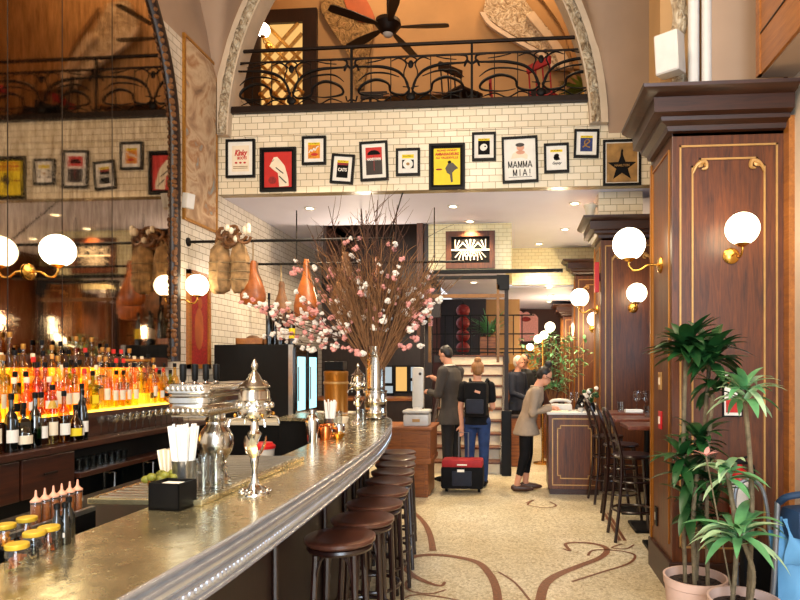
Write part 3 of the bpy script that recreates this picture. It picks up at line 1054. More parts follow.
def absinthe(loc, label, g, k=1.0):
    t = thing('absinthe_fountain', label, 'drink fountain', loc, 0.3, g)
    MB().lathe([(.0, 0), (.068, 0), (.066, .008), (.05, .016), (.03, .028), (.02, .045), (.013, .07), (.011, .1), (.016, .12), (.019, .14), (.014, .16), (.011, .2), (.02, .225), (.03, .25), (.018, .265), (.016, .30), (.03, .31)], seg=20).build('stem', 'chrome', t)
    m = MB()
    for a in range(7):
        an = a * 2 * pi / 7
        m.ball((.055 * cos(an), .055 * sin(an), .012), (.018, .018, .012), 8)
    for a in range(3):
        an = a * 2.1 + .4
        rows = []
        for i in range(5):
            f = i / 4
            wv = .022 * sin(pi * (0.15 + .8 * f))
            c0 = Vector((cos(an), sin(an), 0)) * (.015 + .045 * f * (1.4 - .6 * f)) + Vector((0, 0, .15 + .09 * f))
            sd = Vector((-sin(an), cos(an), 0)) * wv
            rows.append([c0 - sd, c0 + Vector((0, 0, -.006)), c0 + sd])
        MB().strip(rows).build('leaf_ornament', 'chrome', t)
    m.build('beaded_foot', 'chrome', t)
    MB().lathe([(.03, .31), (.062, .318), (.07, .33), (.071, .345), (.067, .35), (.067, .385), (.07, .39), (.066, .395), (.064, .425), (.05, .44), (.062, .442)], seg=28).build('bowl', 'pewter', t)
    MB().lathe([(.066, .442), (.068, .447), (.05, .46), (.032, .475), (.022, .495), (.012, .505), (.008, .512), (.014, .525), (.015, .535), (.008, .552), (0, .565)], seg=24).build('lid', 'pewter', t)
    m = MB()
    for a in range(10):
        an = a * 2 * pi / 10
        m.ball((.07 * cos(an), .07 * sin(an), .368), (.014, .014, .014), 8)
    m.build('relief_band', 'chrome', t)
    t.scale = (.86, .86, .905)
    for a in range(4):
        an = a * pi / 2 + .5
        d = Vector((cos(an), sin(an), 0))
        P = spline([d * .04 + Vector((0, 0, .322)), d * .08 + Vector((0, 0, .318)), d * .105 + Vector((0, 0, .31)), d * .112 + Vector((0, 0, .285))], 4)
        s_ = MB().tube(P, .005, 8).build('spigot', 'chrome', t)
        MB().ball(tuple(d * .085 + Vector((0, 0, .33))), .008, 8).build('tap_key', 'brass', s_)
    return t
pf = atZ(257, 494, ZC)
absinthe((pf.x - .012, pf.y + .005, ZC), 'ornate silver absinthe fountain with pointed lid standing beside the beer tap tower', 'silver absinthe fountains')
absinthe((-1.31, 4.93, ZC), 'small ornate silver fountain at the far end of the bar beside the flower vase', 'silver absinthe fountains')

# black caddy, straws, limes
pb = atZ(171, 511, ZC)
nb = thing('napkin_caddy', 'black napkin caddy on the bar in front of the straws', 'napkin holder', (pb.x - .02, pb.y + .045, ZC), R(-6))
nb.scale = (.76, .62, .96)
m = MB().bx(-.075, .075, -.075, -.068, 0, .095).bx(-.075, .075, .068, .075, 0, .095).bx(-.075, -.068, -.075, .075, 0, .095).bx(.068, .075, -.075, .075, 0, .095).bx(-.075, .075, -.075, .075, 0, .01)
m.build('box', 'black', nb, smooth=False)
MB().bx(-.06, .06, -.06, .06, .01, .085).build('napkin_stack', 'paper', nb, smooth=False)
def straws(name, loc, label, n, h, r, seed, g):
    t = thing(name, label, 'straw holder', loc, 0, g)
    MB().lathe([(0, 0), (r * .8, 0), (r * .85, .02), (r, .115), (r * 1.03, .118), (r * .95, .116), (r * .8, .02), (0, .015)], seg=20).build('tumbler', 'steel', t)
    rr = random.Random(seed)
    for i in range(n):
        a, q = rr.uniform(0, 2 * pi), sqrt(rr.random())
        b = Vector((cos(a) * q * r * .6, sin(a) * q * r * .6, .02))
        tp = Vector((cos(a) * q * r * 1.25, sin(a) * q * r * 1.25, h * rr.uniform(.9, 1.0)))
        MB().tube([b, tp], .0052, 6).build('paper_straw', 'paper', t)
p = atZ(186, 492, ZC + .022)
straws('straw_tumbler', (-1.195, 2.085, ZC + .022), 'metal tumbler packed with white paper straws behind the black caddy', 34, .25, .042, 3, 'straw tumblers')
p = atZ(328, 436, ZC)
straws('straw_tumbler', (p.x, p.y + .05, ZC), 'metal tumbler packed with white straws halfway along the bar', 20, .25, .04, 4, 'straw tumblers')
lt = thing('lime_bowl', 'small metal cup heaped with limes beside the black caddy', 'bowl of limes', (-1.255, 2.035, ZC + .022))
MB().lathe([(0, 0), (.03, 0), (.042, .05), (.044, .06), (.04, .058), (.03, .01), (0, .008)], seg=18).build('cup', 'brass', lt)
rr = random.Random(2)
m = MB()
for i in range(12):
    a = rr.uniform(0, 6.28)
    m.ball((cos(a) * .022 * (i % 3), sin(a) * .022 * (i % 3), .06 + .012 * (i % 2)), (.018, .014, .014), 8)
m.build('lime_wedges', 'lime', lt)
fb = thing('napkin_fan', 'folded cream paper napkins standing behind the limes', 'napkins', (-1.265, 2.13, ZC + .022))
fb.scale = (1, 1, 1.0)
m = MB()
for i in range(5):
    m.box((-.03 + i * .014, 0, .075), (.008, .05, .15), (0, R(-10 + 5 * i), 0), .003)
m.build('folded_napkins', 'cream_paper', fb)
def tumbler(loc, label, g, r=.03, h=.13, upside=True):
    t = thing('drinking_glass', label, 'glass', loc, 0, g)
    MB().lathe([(r * .85, 0), (r, h), (r * .93, h), (r * .8, .008)], seg=16).build('glass_body', 'clear', t)
    return t
for i, (x, y, wd) in enumerate(((-1.105, 2.055, 'nearest the black caddy'), (-1.095, 2.125, 'between the straws and tap column'), (-1.155, 2.165, 'half hidden behind the straws'))):
    tumbler((x, y, ZC + .022), 'clear highball glass on the drip tray, ' + wd, 'highball glasses on the drip tray')
# jars, bitters and squeeze bottles at the near end
def jar(loc, label, fill, rnd):
    t = thing('spice_jar', label, 'jar', loc, 0, 'spice jars at the near end of the bar')
    MB().lathe([(.0, .001), (.023, .001), (.025, .006), (.025, .048), (.021, .054)], seg=20).build('glass_body', 'clear', t)
    MB().lathe([(0, .052), (.024, .052), (.025, .054), (.025, .062), (.023, .064), (0, .064)], seg=20).build('lid', 'ochre', t)
    m = MB()
    q = random.Random(rnd)
    for i in range(14):
        a = q.uniform(0, 6.28)
        rr_ = q.uniform(.004, .015)
        m.box((cos(a) * rr_, sin(a) * rr_, q.uniform(.008, .036)), (.016, .007, .004), (q.uniform(0, 3), q.uniform(0, 3), q.uniform(0, 3)))
    m.build('contents', fill, t, smooth=False)
for i, (x, y, fill, lab) in enumerate(((5, 570, 'ham', 'small glass jar of dried orange peel at the very near end of the bar'), (23, 556, 'leather_black', 'small glass jar of dark peppercorns with a yellow lid'), (38, 550, 'copper', 'small glass jar of curled cinnamon beside the dark bottles'), (5, 548, 'orange_ink', 'small glass jar of orange slices behind the front jars'), (27, 540, 'ham', 'small glass jar with yellow lid in the back row, half hidden'))):
    p = atZ(x, y, ZC)
    jar((p.x + (0.03 if i < 3 else -.0), p.y, ZC), lab, fill, i)
def bitters(loc, label, k):
    t = thing('bitters_bottle', label, 'bottle', loc, 0, 'dark bitters bottles')
    MB().lathe([(0, 0), (.014, 0), (.015, .004), (.015, .06), (.010, .075), (.006, .083), (.006, .1)], seg=16).build('bottle_body', 'nearly_black_glass', t)
    MB().lathe([(.006, .098), (.008, .1), (.008, .112), (0, .115)], seg=12).build('cap', 'black', t)
    if k:
        MB().bx(-.011, .011, -.017, -.0148, .022, .034).build('paper_label', 'paper', t, smooth=False)
for x, y, k, lab in ((57, 546, 0, 'dark bitters bottle without a label next to the spice jars'), (65, 544, 1, 'dark bitters bottle with small white label at the end of the jars'), (69, 537, 1, 'dark green bitters bottle standing last beside the dark trough')):
    p = atZ(x, y, ZC)
    bitters((p.x, p.y, ZC), lab, k)
def squeeze(loc, label):
    t = thing('squeeze_bottle', label, 'squeeze bottle', loc, 0, 'orange-topped squeeze bottles')
    MB().lathe([(0, 0), (.018, 0), (.019, .004), (.019, .075), (.017, .083)], seg=16).build('bottle_body', 'copper' if False else 'clear', t)
    MB().lathe([(0, .003), (.0165, .003), (.0165, .07), (0, .072)], seg=14).build('syrup', 'ham', t)
    t.scale = (.8, .8, .9)
    MB().lathe([(.018, .08), (.019, .084), (.012, .09), (.005, .098), (.003, .118), (0, .12)], seg=14).build('nozzle_cap', 'skin_ink', t)
for i in range(6):
    p = atZ(2 + i * 9.6, 524 - i * 3.0, .98)
    squeeze((p.x, p.y, .93) if False else (-1.415, 1.67 + i * .034, 1.075), 'squeeze bottle with orange nozzle in the speed rail, %s from the near end' % ('first', 'second', 'third', 'fourth', 'fifth', 'last and sixth')[i])
# ================================================================== MIRROR
MR, MCY, MCZ, MZ0 = 2.19, 3.93, 3.92, 1.62
mi = thing('arched_mirror', 'huge arched antique mirror with carved dark frame on the left tiled wall', 'mirror', (XL, MCY, 0))
def mshape(r, z0):
    return [(-r, z0)] + [(r * cos(pi - pi * i / 48), MCZ + r * sin(pi - pi * i / 48)) for i in range(49)] + [(r, z0)]
MB().prism(mshape(MR - 0.02, MZ0), 0.002, 0.05, 'yz').build('mirror_glass', 'mirror', mi, smooth=False)
m = MB()
out = mshape(MR + 0.06, MZ0 - 0.02)
inn = mshape(MR - 0.04, MZ0 - 0.02)
rows = [[(0.0, a, b) for a, b in out], [(0.10, a, b) for a, b in out], [(0.10, a, b) for a, b in mshape(MR, MZ0 - .02)], [(0.06, a, b) for a, b in inn], [(0.05, a, b) for a, b in inn]]
m.strip(rows).build('frame', 'dark_wood', mi, angle=50)
m = MB()
rr = random.Random(8)
P = mshape(MR - 0.01, MZ0)
path = []
for a, b in zip(P, P[1:]):
    n = max(1, int(hypot(b[0] - a[0], b[1] - a[1]) / .05))
    for k in range(n):
        path.append((a[0] + (b[0] - a[0]) * k / n, a[1] + (b[1] - a[1]) * k / n))
for i, (a, b) in enumerate(path):
    m.ball((0.075, a + rr.uniform(-.015, .015), b + rr.uniform(-.01, .01)), (.03, rr.uniform(.02, .045), rr.uniform(.02, .04)), 6)
m.build('carved_leaves', 'ham_dark', mi)
m = MB()
for yy in (-1.6, -.75, .1, .62, 1.22):
    m.bx(.05, .053, yy - .002, yy + .002, MZ0, MCZ + sqrt(max(0, (MR - .05) ** 2 - yy ** 2)))
m.build('panel_seam', 'bronze', mi, smooth=False)

# ================================================================== BACK BAR
bk = thing('back_bar', 'dark wooden back bar counter with drawers under the arched mirror', 'back bar', (XL, 0, 0))
D = .62
y0, y1 = 1.6, 5.75
MB().bx(0, D, y0, y1, .965, 1.01, .006).build('worktop', 'dark_wood_y', bk, smooth=False)
MB().bx(0.0, .46, y0, y1, 0, .965).build('carcass', 'black', bk, smooth=False)
for i in range(3):
    ya = 2.6 + i * .47
    dd = MB().bx(.46, D - .03, ya, ya + .45, .70, .955, .006).build('drawer', 'dark_wood_y', bk, smooth=False)
    MB().bx(D - .03, D - .015, ya + .17, ya + .28, .83, .845, .003).build('drawer_pull', 'bronze', dd, smooth=False)
MB().bx(.46, D - .01, 4.02, y1, .755, .79, .004).build('shelf_board', 'dark_wood_y', bk, smooth=False)
for ya, yb in ((4.05, 4.43), (4.56, 4.92), (4.95, 5.33), (5.36, 5.72)):
    dr = MB().bx(.46, D - .06, ya, yb, .06, .745, .004).build('cooler_door', 'dark_glass', bk, smooth=False)
    MB().tube([(D - .06, yb - .03, .73), (D - .02, yb - .03, .73), (D - .02, yb - .03, .40), (D - .06, yb - .03, .40)], .011, 8).build('bar_handle', 'chrome', dr)
m = MB()
for i in range(6):
    m.bx(.46, D - .07, 4.445, 4.545, .2 + i * .06, .225 + i * .06)
m.build('vent_grille', 'bronze', bk, smooth=False)
# lit bottle steps (amber panels)
lb = thing('lit_bottle_steps', 'glowing amber stepped bottle display standing on the back bar', 'bottle display', (XL, 0, 1.01))
ly0, ly1 = 2.6, 5.62
MB().bx(.02, .45, ly0, ly1, 0, .185).build('riser_base', 'dark_wood_y', lb, smooth=False)
STEPS = [(.25, .45, .20), (.135, .25, .285), (.03, .135, .37)]
for (a, b, h) in STEPS:
    MB().bx(a, b, ly0, ly1, .185 if h < .21 else .2, h).build('lit_step', 'amber_glow', lb, smooth=False)
MB().bx(.012, .028, ly0, ly1, .37, .525).build('lit_back_panel', 'amber_glow', lb, smooth=False)
sbox('trim_mirror_ledge', 'dark_wood_y', XL, XL + .075, ly0 - .9, 5.98, 1.54, 1.635)

# ------------------------------------------------------------------ bottles
PROF = {
    'round': [(0, 0), (.036, 0), (.038, .006), (.038, .17), (.03, .2), (.014, .225), (.013, .29)],
    'square': [(0, 0), (.042, 0), (.043, .006), (.043, .15), (.036, .168), (.014, .18), (.013, .235)],
    'tall': [(0, 0), (.030, 0), (.032, .006), (.032, .2), (.024, .235), (.013, .26), (.012, .33)],
    'squat': [(0, 0), (.05, 0), (.052, .008), (.05, .09), (.04, .125), (.016, .15), (.015, .20)],
    'bell': [(0, 0), (.045, 0), (.046, .01), (.034, .12), (.03, .15), (.016, .19), (.014, .25)],
}
SHAPE_WORD = {'round': 'round-shouldered', 'square': 'square', 'tall': 'tall slim', 'squat': 'squat', 'bell': 'flared'}
PROTO = {}
def bottle_proto(kind, tint, cap, lab):
    key = (kind, tint, cap, lab)
    t = thing('liquor_bottle', 'x', 'bottle', (0, 0, -50))
    pr = [(r_, z * 1.15) for r_, z in PROF[kind]]
    h = pr[-1][1]
    MB().lathe(pr, seg=4 if kind == 'square' else 12, rot=(0, 0, R(45)) if kind == 'square' else None).build('bottle_body', BOT[tint] if tint in BOT else tint, t, angle=50)
    MB().lathe([(.0145, h - .005), (.016, h), (.016, h + .03), (.012, h + .034), (0, h + .034)], seg=10).build('cap', cap, t)
    if lab:
        z0, z1 = h * .18, h * .42
        r = max(a for a, b in pr) + .0012
        if kind == 'square':
            q = r * .72
            MB().bx(q - .001, q + .0012, -q * .8, q * .8, z0, z1).build('paper_label', lab, t, smooth=False)
        else:
            mm = MB()
            rows = [[(r * cos(a), r * sin(a), z) for a in [(-1.0 + .2 * i) for i in range(11)]] for z in (z0, z1)]
            mm.strip(rows).build('paper_label', lab, t)
    return t
rb = random.Random(21)
kinds = list(PROF)
protos = []
for i in range(16):
    k = kinds[i % 5]
    ti = ['amber', 'golden', 'clear', 'brown', 'golden', 'amber', 'green', 'golden', 'clear', 'amber', 'brown', 'golden', 'amber', 'clear', 'golden', 'amber'][i]
    cp = ['black', 'gold_frame', 'red_ink', 'black_ink', 'cream_paper'][(i * 3) % 5]
    lb_ = ['cream_paper', None, 'orange_ink', 'paper', None, 'black_ink', 'yellow_ink', 'cream_paper'][i % 8]
    protos.append((k, ti, cp, lb_))
COLW = {'amber': 'amber', 'golden': 'golden', 'clear': 'pale gold', 'brown': 'dark brown', 'green': 'olive green'}
CAPW = {'black': 'black', 'gold_frame': 'gold', 'red_ink': 'red', 'black_ink': 'black', 'cream_paper': 'cork'}
ORD = ['first', 'second', 'third', 'fourth', 'fifth', 'sixth', 'seventh', 'eighth', 'ninth', 'tenth', 'eleventh', 'twelfth', 'thirteenth', 'fourteenth', 'fifteenth', 'sixteenth', 'seventeenth', 'eighteenth', 'nineteenth', 'twentieth', 'twenty-first', 'twenty-second', 'twenty-third', 'twenty-fourth', 'twenty-fifth', 'twenty-sixth', 'twenty-seventh', 'twenty-eighth', 'twenty-ninth', 'thirtieth']
def put_bottle(spec, loc, rz, label, group):
    if spec in PROTO:
        return dup(PROTO[spec], loc, rz, label, group)
    t = bottle_proto(*spec)
    t.location = loc
    t.rotation_euler = (0, 0, rz)
    t['label'] = label
    t['group'] = group
    PROTO[spec] = t
    return t
ROWS = [(.40, .20, 'front'), (.30, .20, 'second'), (.192, .285, 'third'), (.082, .37, 'top')]
for si, (xo, h, nm) in enumerate(ROWS):
    y = ly1 - .06 - .03 * (si % 2)
    n = 0
    lim = (3.65, 3.68, 3.72, 3.75)[si]
    while y > lim - .25:
        sp = rb.choice(protos)
        nxt = dict(round=.084, square=.09, tall=.074, squat=.106, bell=.096)[sp[0]]
        # tall crystal decanter stands on the front step near its far end
        if not (si <= 1 and 4.96 < y < 5.16):
            put_bottle(sp, (XL + xo + rb.uniform(-.006, .006), y, 1.01 + h), rb.uniform(-.4, .4),
                       '%s %s bottle, %s cap, %s from far end, %s lit row' % (SHAPE_WORD[sp[0]], COLW[sp[1]], CAPW[sp[2]], ORD[n], nm), 'bottles in the %s lit row' % nm)
            n += 1
        y -= nxt + rb.uniform(0.0, .004)
# crystal decanter with a dark figure-shaped stopper bottle beside
dc = thing('square_decanter', 'tall square glass decanter glowing amber among the lit bottles', 'decanter', (XL + .355, 5.06, 1.21))
MB().bx(-.075, .075, -.065, .065, 0, .385, .012).build('decanter_body', BOT['clear'], dc, smooth=False)
MB().bx(-.078, .078, -.068, .068, .385, .40, .004).build('lid', 'gold_frame', dc, smooth=False)
# bottles standing on the worktop in front of the lit steps
front = [(4, 452, 'round', 'black', 'paper'), (16, 450, 'squat', 'clear', 'cream_paper'), (27, 450, 'square', 'black', 'black_ink'), (34, 448, 'green', 'black', None), (42, 447, 'round', 'clear', 'paper'), (49, 445, 'tall', 'golden', 'cream_paper'), (57, 443, 'round', 'brown', 'paper'), (64, 441, 'squat', 'brown', 'yellow_ink'), (71, 441, 'squat', 'black', 'paper'), (79, 440, 'tall', 'black', 'black_ink'), (86, 440, 'round', 'black', 'paper'), (11, 455, 'tall', 'brown', 'cream_paper')]
words = ['dark bottle at the near end of the worktop', 'squat pale bottle second along the worktop', 'square black-labelled bottle on the worktop', 'green glass bottle on the worktop in front of the lit steps', 'white-labelled clear bottle just past the green one', 'tall golden bottle with pale label on the worktop', 'brown bottle with white label beyond the tall golden one', 'squat brown bottle with yellow label on the worktop', 'squat dark bottle with a white label on the worktop', 'slim black bottle near the stemmed glasses', 'last black bottle on the worktop beside the stemmed glasses', 'tall brown bottle with cream label at the near end']
for (x, y, k, ti, lab), wd in zip(front, words):
    p = atZ(x, y, 1.01)
    tt = ti if ti in BOT else 'nearly_black_glass'
    kk = k
    if k == 'green':
        kk, tt = 'round', 'green_glass'
    put_bottle((kk, tt, 'black' if tt != 'green' else 'gold_frame', lab), (XL + .53, min(5.2, max(3.2, p.y if p.x < -3 else 3.3 + x * .012)), 1.01), -.5, wd, 'bottles standing on the back bar worktop')
# stemmed glasses on the worktop
def wine_glass(loc, label, g, k=1.0, cat='glass'):
    t = thing('wine_glass', label, cat, loc, 0, g)
    MB().lathe([(.034 * k, 0), (.033 * k, .003), (.005 * k, .008), (.004 * k, .09 * k)], seg=14).build('stem', 'clear', t)
    MB().lathe([(.004 * k, .09 * k), (.03 * k, .11 * k), (.04 * k, .14 * k), (.037 * k, .18 * k), (.032 * k, .205 * k)], seg=16, cap=False).build('glass_bowl', 'clear', t)
    return t
g0 = None
n = 0
for r_ in range(2):
    for i in range(13):
        loc = (XL + .475 + .085 * r_, 4.42 + i * .088 + .04 * r_, 1.01)
        lab = 'clear stemmed glass on the back bar, %s from the dark bottles, %s row' % (ORD[i], ('rear', 'front')[r_])
        if g0 is None:
            g0 = thing('coupe_glass', lab, 'glass', loc, 0, 'stemmed glasses on the back bar')
            MB().lathe([(.03, 0), (.028, .003), (.004, .007), (.0035, .09)], seg=12).build('stem', 'clear', g0)
            MB().lathe([(.0035, .09), (.02, .10), (.038, .125), (.04, .15), (.038, .15), (.018, .105)], seg=14).build('glass_bowl', 'clear', g0)
        else:
            dup(g0, loc, 0, lab)
# stacked tumblers on the lower shelf
g1 = None
for r_ in range(2):
    for i in range(8):
        loc = (XL + .50 + .06 * r_, 4.08 + i * .07, .79)
        lab = 'small clear tumbler on the lower back bar shelf, %s in the %s row' % (ORD[i], ('rear', 'front')[r_])
        if g1 is None:
            g1 = thing('drinking_glass', lab, 'glass', loc, 0, 'tumblers on the lower shelf')
            MB().lathe([(.025, 0), (.03, .09), (.028, .09), (.023, .008)], seg=14).build('glass_body', 'clear', g1)
        else:
            dup(g1, loc, 0, lab)

# ================================================================== GLOBE SCONCES
def sconce_at(name, loc, rz, label, k=1.0):
    t = thing(name, label, 'wall lamp', loc, rz, 'globe wall lamps')
    MB().lathe([(0, 0), (.062, 0), (.062, .008), (.05, .018), (.02, .026), (0, .028)], rot=(R(90), 0, 0), seg=24).build('back_plate', 'brass', t)
    P = spline([(0, -.02, 0), (0, -.09, -.0), (0, -.15, -.035), (0, -.20, -.035), (0, -.23, .0), (0, -.23, .03)], 6)
    MB().tube(P, .009, 10).build('arm', 'brass', t)
    MB().lathe([(0, .025), (.02, .026), (.036, .038), (.05, .05), (.046, .053), (0, .04)], (0, -.23, 0), seg=20).build('cup', 'brass', t)
    MB().ball((0, -.23, .157), .118, 32).build('globe', 'globe', t)
    t.scale = (k, k, k)
    return t
p = atY(731, 256, 4.18)
sconce_at('globe_sconce', (p.x, 4.18, p.z), 0, 'glowing globe wall lamp on the front of the near right walnut pillar', .88)
p = atX(661, 265, 1.064)
sconce_at('globe_sconce', (1.064, min(p.y, 4.55), p.z), R(-90), 'glowing globe wall lamp on a curved arm from the aisle side of the near pillar')
p = atY(633, 308, 7.56)
sconce_at('globe_sconce', (p.x, 7.56, p.z), 0, 'glowing globe wall lamp on the front of the second walnut pillar')
p = atX(600, 308, 1.064)
sconce_at('globe_sconce', (1.064, 7.86, p.z), R(-90), 'glowing globe wall lamp on the aisle side of the second pillar')
sconce_at('globe_sconce', (1.36, 10.7, 2.2), 0, 'half hidden globe wall lamp on the third pillar behind the second')
p = atX(29, 272, XL + .055)
sconce_at('globe_sconce', p, R(90), 'glowing globe wall lamp on a brass arm mounted on the arched mirror')
p = atX(177, 300, XL)
sconce_at('globe_sconce', (XL, max(p.y, 6.12), p.z), R(90), 'glowing globe wall lamp on the white tiles just right of the mirror')
p = atY(263, 30, 10.07)
sconce_at('globe_sconce', (p.x, 10.30, p.z - .157), 0, 'glowing globe lamp upstairs in front of the lattice door')

# ================================================================== DOWNLIGHTS
dl = None
def downlight(x, y, z, label, power, spot=110):
    global dl
    if dl is None:
        dl = thing('recessed_downlight', label, 'ceiling light', (x, y, z), 0, 'recessed ceiling downlights')
        MB().lathe([(.05, -.012), (.075, -.012), (.08, -.004), (.08, .0), (.05, 0), (.05, -.012)], seg=24, cap=False).build('trim_ring', 'white_paint', dl)
        MB().lathe([(0, -.006), (.052, -.006), (.052, 0), (0, 0)], seg=20).build('lens', 'bulb', dl)
    else:
        dup(dl, (x, y, z), 0, label)
    light('downlight_beam', 'SPOT', (x, y, z - .03), power, (1.0, .80, .52), .05, (0, 0, 0), spot=spot)
for (x, y), lab in zip(((310, 208), (453, 206), (575, 203), (470, 221), (565, 229)), ('leftmost recessed downlight in the soffit above the flowers', 'recessed downlight below the yellow poster in the soffit', 'recessed downlight in the soffit beside the second pillar top', 'recessed downlight just above the framed lattice panel', 'recessed downlight further back in the soffit towards the right')):
    p = atZ(x, y, SOF)
    downlight(p.x, min(p.y, 8.82) if x < 500 else p.y, SOF, lab, 150)
downlight(.42, 10.5, SOF, 'recessed downlight washing the yellow recess wall', 110)
for i, (x, yy) in enumerate(((555, 9.7), (552, 11.3), (549, 12.6))):
    xx = (0.62, .72, .75)[i]
    downlight(xx, (11.0, 12.2, 13.4)[i], 2.98, ('nearest', 'middle', 'farthest')[i] + ' downlight of three in the low far ceiling', 90)
downlight(-.7, 10.2, 2.98, 'added downlight in the low ceiling brightening the stair', 80)  # extra downlight put in to light the stair

# ================================================================== FRAMED POSTERS
def poster(pix, tilt, label, fr='black_frame', mat_='paper', mg=.16, prt='cream_paper', extra=None, fw=.028):
    (x0, y0_, x1, y1_) = pix
    a, b = atY(x0, y1_, YB - .02), atY(x1, y0_, YB - .02)
    W, H = b.x - a.x, b.z - a.z
    t = thing('framed_poster', label, 'framed poster', ((a.x + b.x) / 2, YB - .002, (a.z + b.z) / 2), 0, 'framed posters on the white tile wall', rot=(0, R(tilt), 0))
    m = MB()
    m.bx(-W / 2, -W / 2 + fw, -.035, 0, -H / 2, H / 2).bx(W / 2 - fw, W / 2, -.035, 0, -H / 2, H / 2).bx(-W / 2 + fw, W / 2 - fw, -.035, 0, -H / 2, -H / 2 + fw).bx(-W / 2 + fw, W / 2 - fw, -.035, 0, H / 2 - fw, H / 2)
    m.build('frame', fr, t, smooth=False)
    MB().bx(-W / 2 + fw, W / 2 - fw, -.016, 0, -H / 2 + fw, H / 2 - fw).build('mat_board', mat_, t, smooth=False)
    iw, ih = W / 2 - fw - mg * W, H / 2 - fw - mg * W
    if prt:
        MB().bx(-iw, iw, -.019, -.0155, -ih, ih).build('print', prt, t, smooth=False)
    if extra:
        extra(t, iw, ih)
    return t
def txt(t, s, x, z, size, mat_, width=None, shear=0, bold=0.0, y=-.0205, name='lettering', rot=0):
    me = text_mesh(s, size, .0008, shear, width, bold)
    o = linkmesh(name, me, mat_, t)
    o.location = (x, y, z)
    o.rotation_euler = (0, R(rot), 0)
    return o
def flat(t, poly, mat_, y=-.0205, name='printed_shape', th=.001):
    return MB().prism(poly, y - th, y + th).build(name, mat_, t, smooth=False)
def oval(cx_, cz, rx, rz_, n=24, rot=0):
    return [(cx_ + rx * cos(2 * pi * i / n) * cos(rot) - rz_ * sin(2 * pi * i / n) * sin(rot), cz + rx * cos(2 * pi * i / n) * sin(rot) + rz_ * sin(2 * pi * i / n) * cos(rot)) for i in range(n)]
GLYPH = {'M': [[(.08, 0), (.08, 1)], [(.08, 1), (.5, .08)], [(.5, .08), (.92, 1)], [(.92, 1), (.92, 0)]], 'A': [[(.02, 0), (.5, 1)], [(.5, 1), (.98, 0)], [(.22, .32), (.78, .32)]], 'I': [[(.5, 0), (.5, 1)]], '!': [[(.5, .3), (.5, 1)], [(.5, 0), (.5, .12)]]}
def block(t, s, x, z, w_, h, gap):
    # condensed block capitals drawn stroke by stroke
    for ch in s:
        m = MB()
        for (a, b), (c, d) in GLYPH[ch]:
            A_, B_ = Vector((x + a * w_, -.0215, z + b * h)), Vector((x + c * w_, -.0215, z + d * h))
            n_ = (B_ - A_).normalized().cross(Vector((0, 1, 0))) * w_ * .1
            m.prism([((A_ + n_).x, (A_ + n_).z), ((B_ + n_).x, (B_ + n_).z), ((B_ - n_).x, (B_ - n_).z), ((A_ - n_).x, (A_ - n_).z)], -.0225, -.0205)
        m.build('lettering', 'black_ink', t, smooth=False)
        x += w_ + gap
def bill(t, iw, ih, col='black_ink'):
    flat(t, [(-iw, ih * .72), (iw, ih * .72), (iw, ih), (-iw, ih)], 'yellow_ink', -.0195, 'yellow_banner')
    txt(t, 'PLAYBILL', 0, ih * .86, ih * .22, 'black_ink', iw * 1.7, y=-.021)
def e1(t, iw, ih):
    txt(t, 'Kinky', .0, ih * .42, ih * .62, 'red_ink', iw * 1.5, .3, .004)
    txt(t, 'BOOTS', .02, ih * .02, ih * .3, 'red_ink', iw * 1.1, .1, .002)
    for k in (-1, 0, 1):
        flat(t, oval(k * iw * .5, -ih * .33, .018, .012, 10), 'red_ink')
    for k in (-.62, -.75):
        flat(t, [(-iw * .85, ih * k - .004), (iw * .85, ih * k - .004), (iw * .85, ih * k + .004), (-iw * .85, ih * k + .004)], 'gold_ink')
poster((226, 139, 255, 178), 0, 'black framed cream poster with curly red lettering, far left of the row', prt='cream_paper', mg=.13, extra=e1)
def e2(t, iw, ih):
    flat(t, [(-iw * .45, ih * .45), (-iw * .3, ih * .7), (-iw * .05, ih * .72), (iw * .2, ih * .5), (iw * .5, ih * .2), (iw * .75, -ih * .5), (iw * .8, -ih * .95), (iw * .1, -ih * .98), (iw * .05, -ih * .5), (0, -ih * .2), (-iw * .35, ih * .0), (-iw * .62, ih * .2)], 'cream_paper')
    flat(t, oval(-iw * .4, -ih * .6, iw * .3, ih * .22, 12), 'dark_red_ink')
    for a, b, c, d in ((-.15, .1, .4, -.25), (.1, -.4, .62, -.8), (-.45, .42, -.3, .55)):
        dx, dz = .006, .006
        flat(t, [(iw * a - dx, ih * b), (iw * a + dx, ih * b + dz), (iw * c + dx, ih * d + dz), (iw * c - dx, ih * d)], 'black_ink', -.0225)
poster((260, 147, 296, 192), 0, 'red poster with a white bird-like hand shape in a dark frame', mat_='black_ink', mg=.06, prt='red_ink', extra=e2)
def e3(t, iw, ih):
    bill(t, iw, ih)
    P = spline([(-iw * .85, 0, -ih * .3), (-iw * .5, 0, ih * .1), (-iw * .3, 0, -ih * .1), (0, 0, ih * .25), (iw * .2, 0, .0), (iw * .5, 0, ih * .4), (iw * .8, 0, ih * .5)], 6)
    MB().tube([(p.x, -.021, p.z) for p in P], .007, 5).build('white_scrawl', 'paper', t)
    flat(t, oval(iw * .1, -ih * .5, iw * .6, ih * .18), 'red_ink')
poster((302, 136, 326, 165), 0, 'small black framed orange programme cover above the tilted one', prt='orange_ink', extra=e3)
def e4(t, iw, ih):
    bill(t, iw, ih)
    flat(t, [(-iw, ih * .45), (iw, ih * .45), (iw, ih * .72), (-iw, ih * .72)], 'dark_red_ink', -.0197)
    txt(t, 'CATS', 0, -ih * .1, ih * .5, 'paper', iw * 1.6, 0, .002)
poster((331, 154, 354, 184), 5, 'small tilted black framed programme with white letters on black', prt='black_ink', extra=e4)
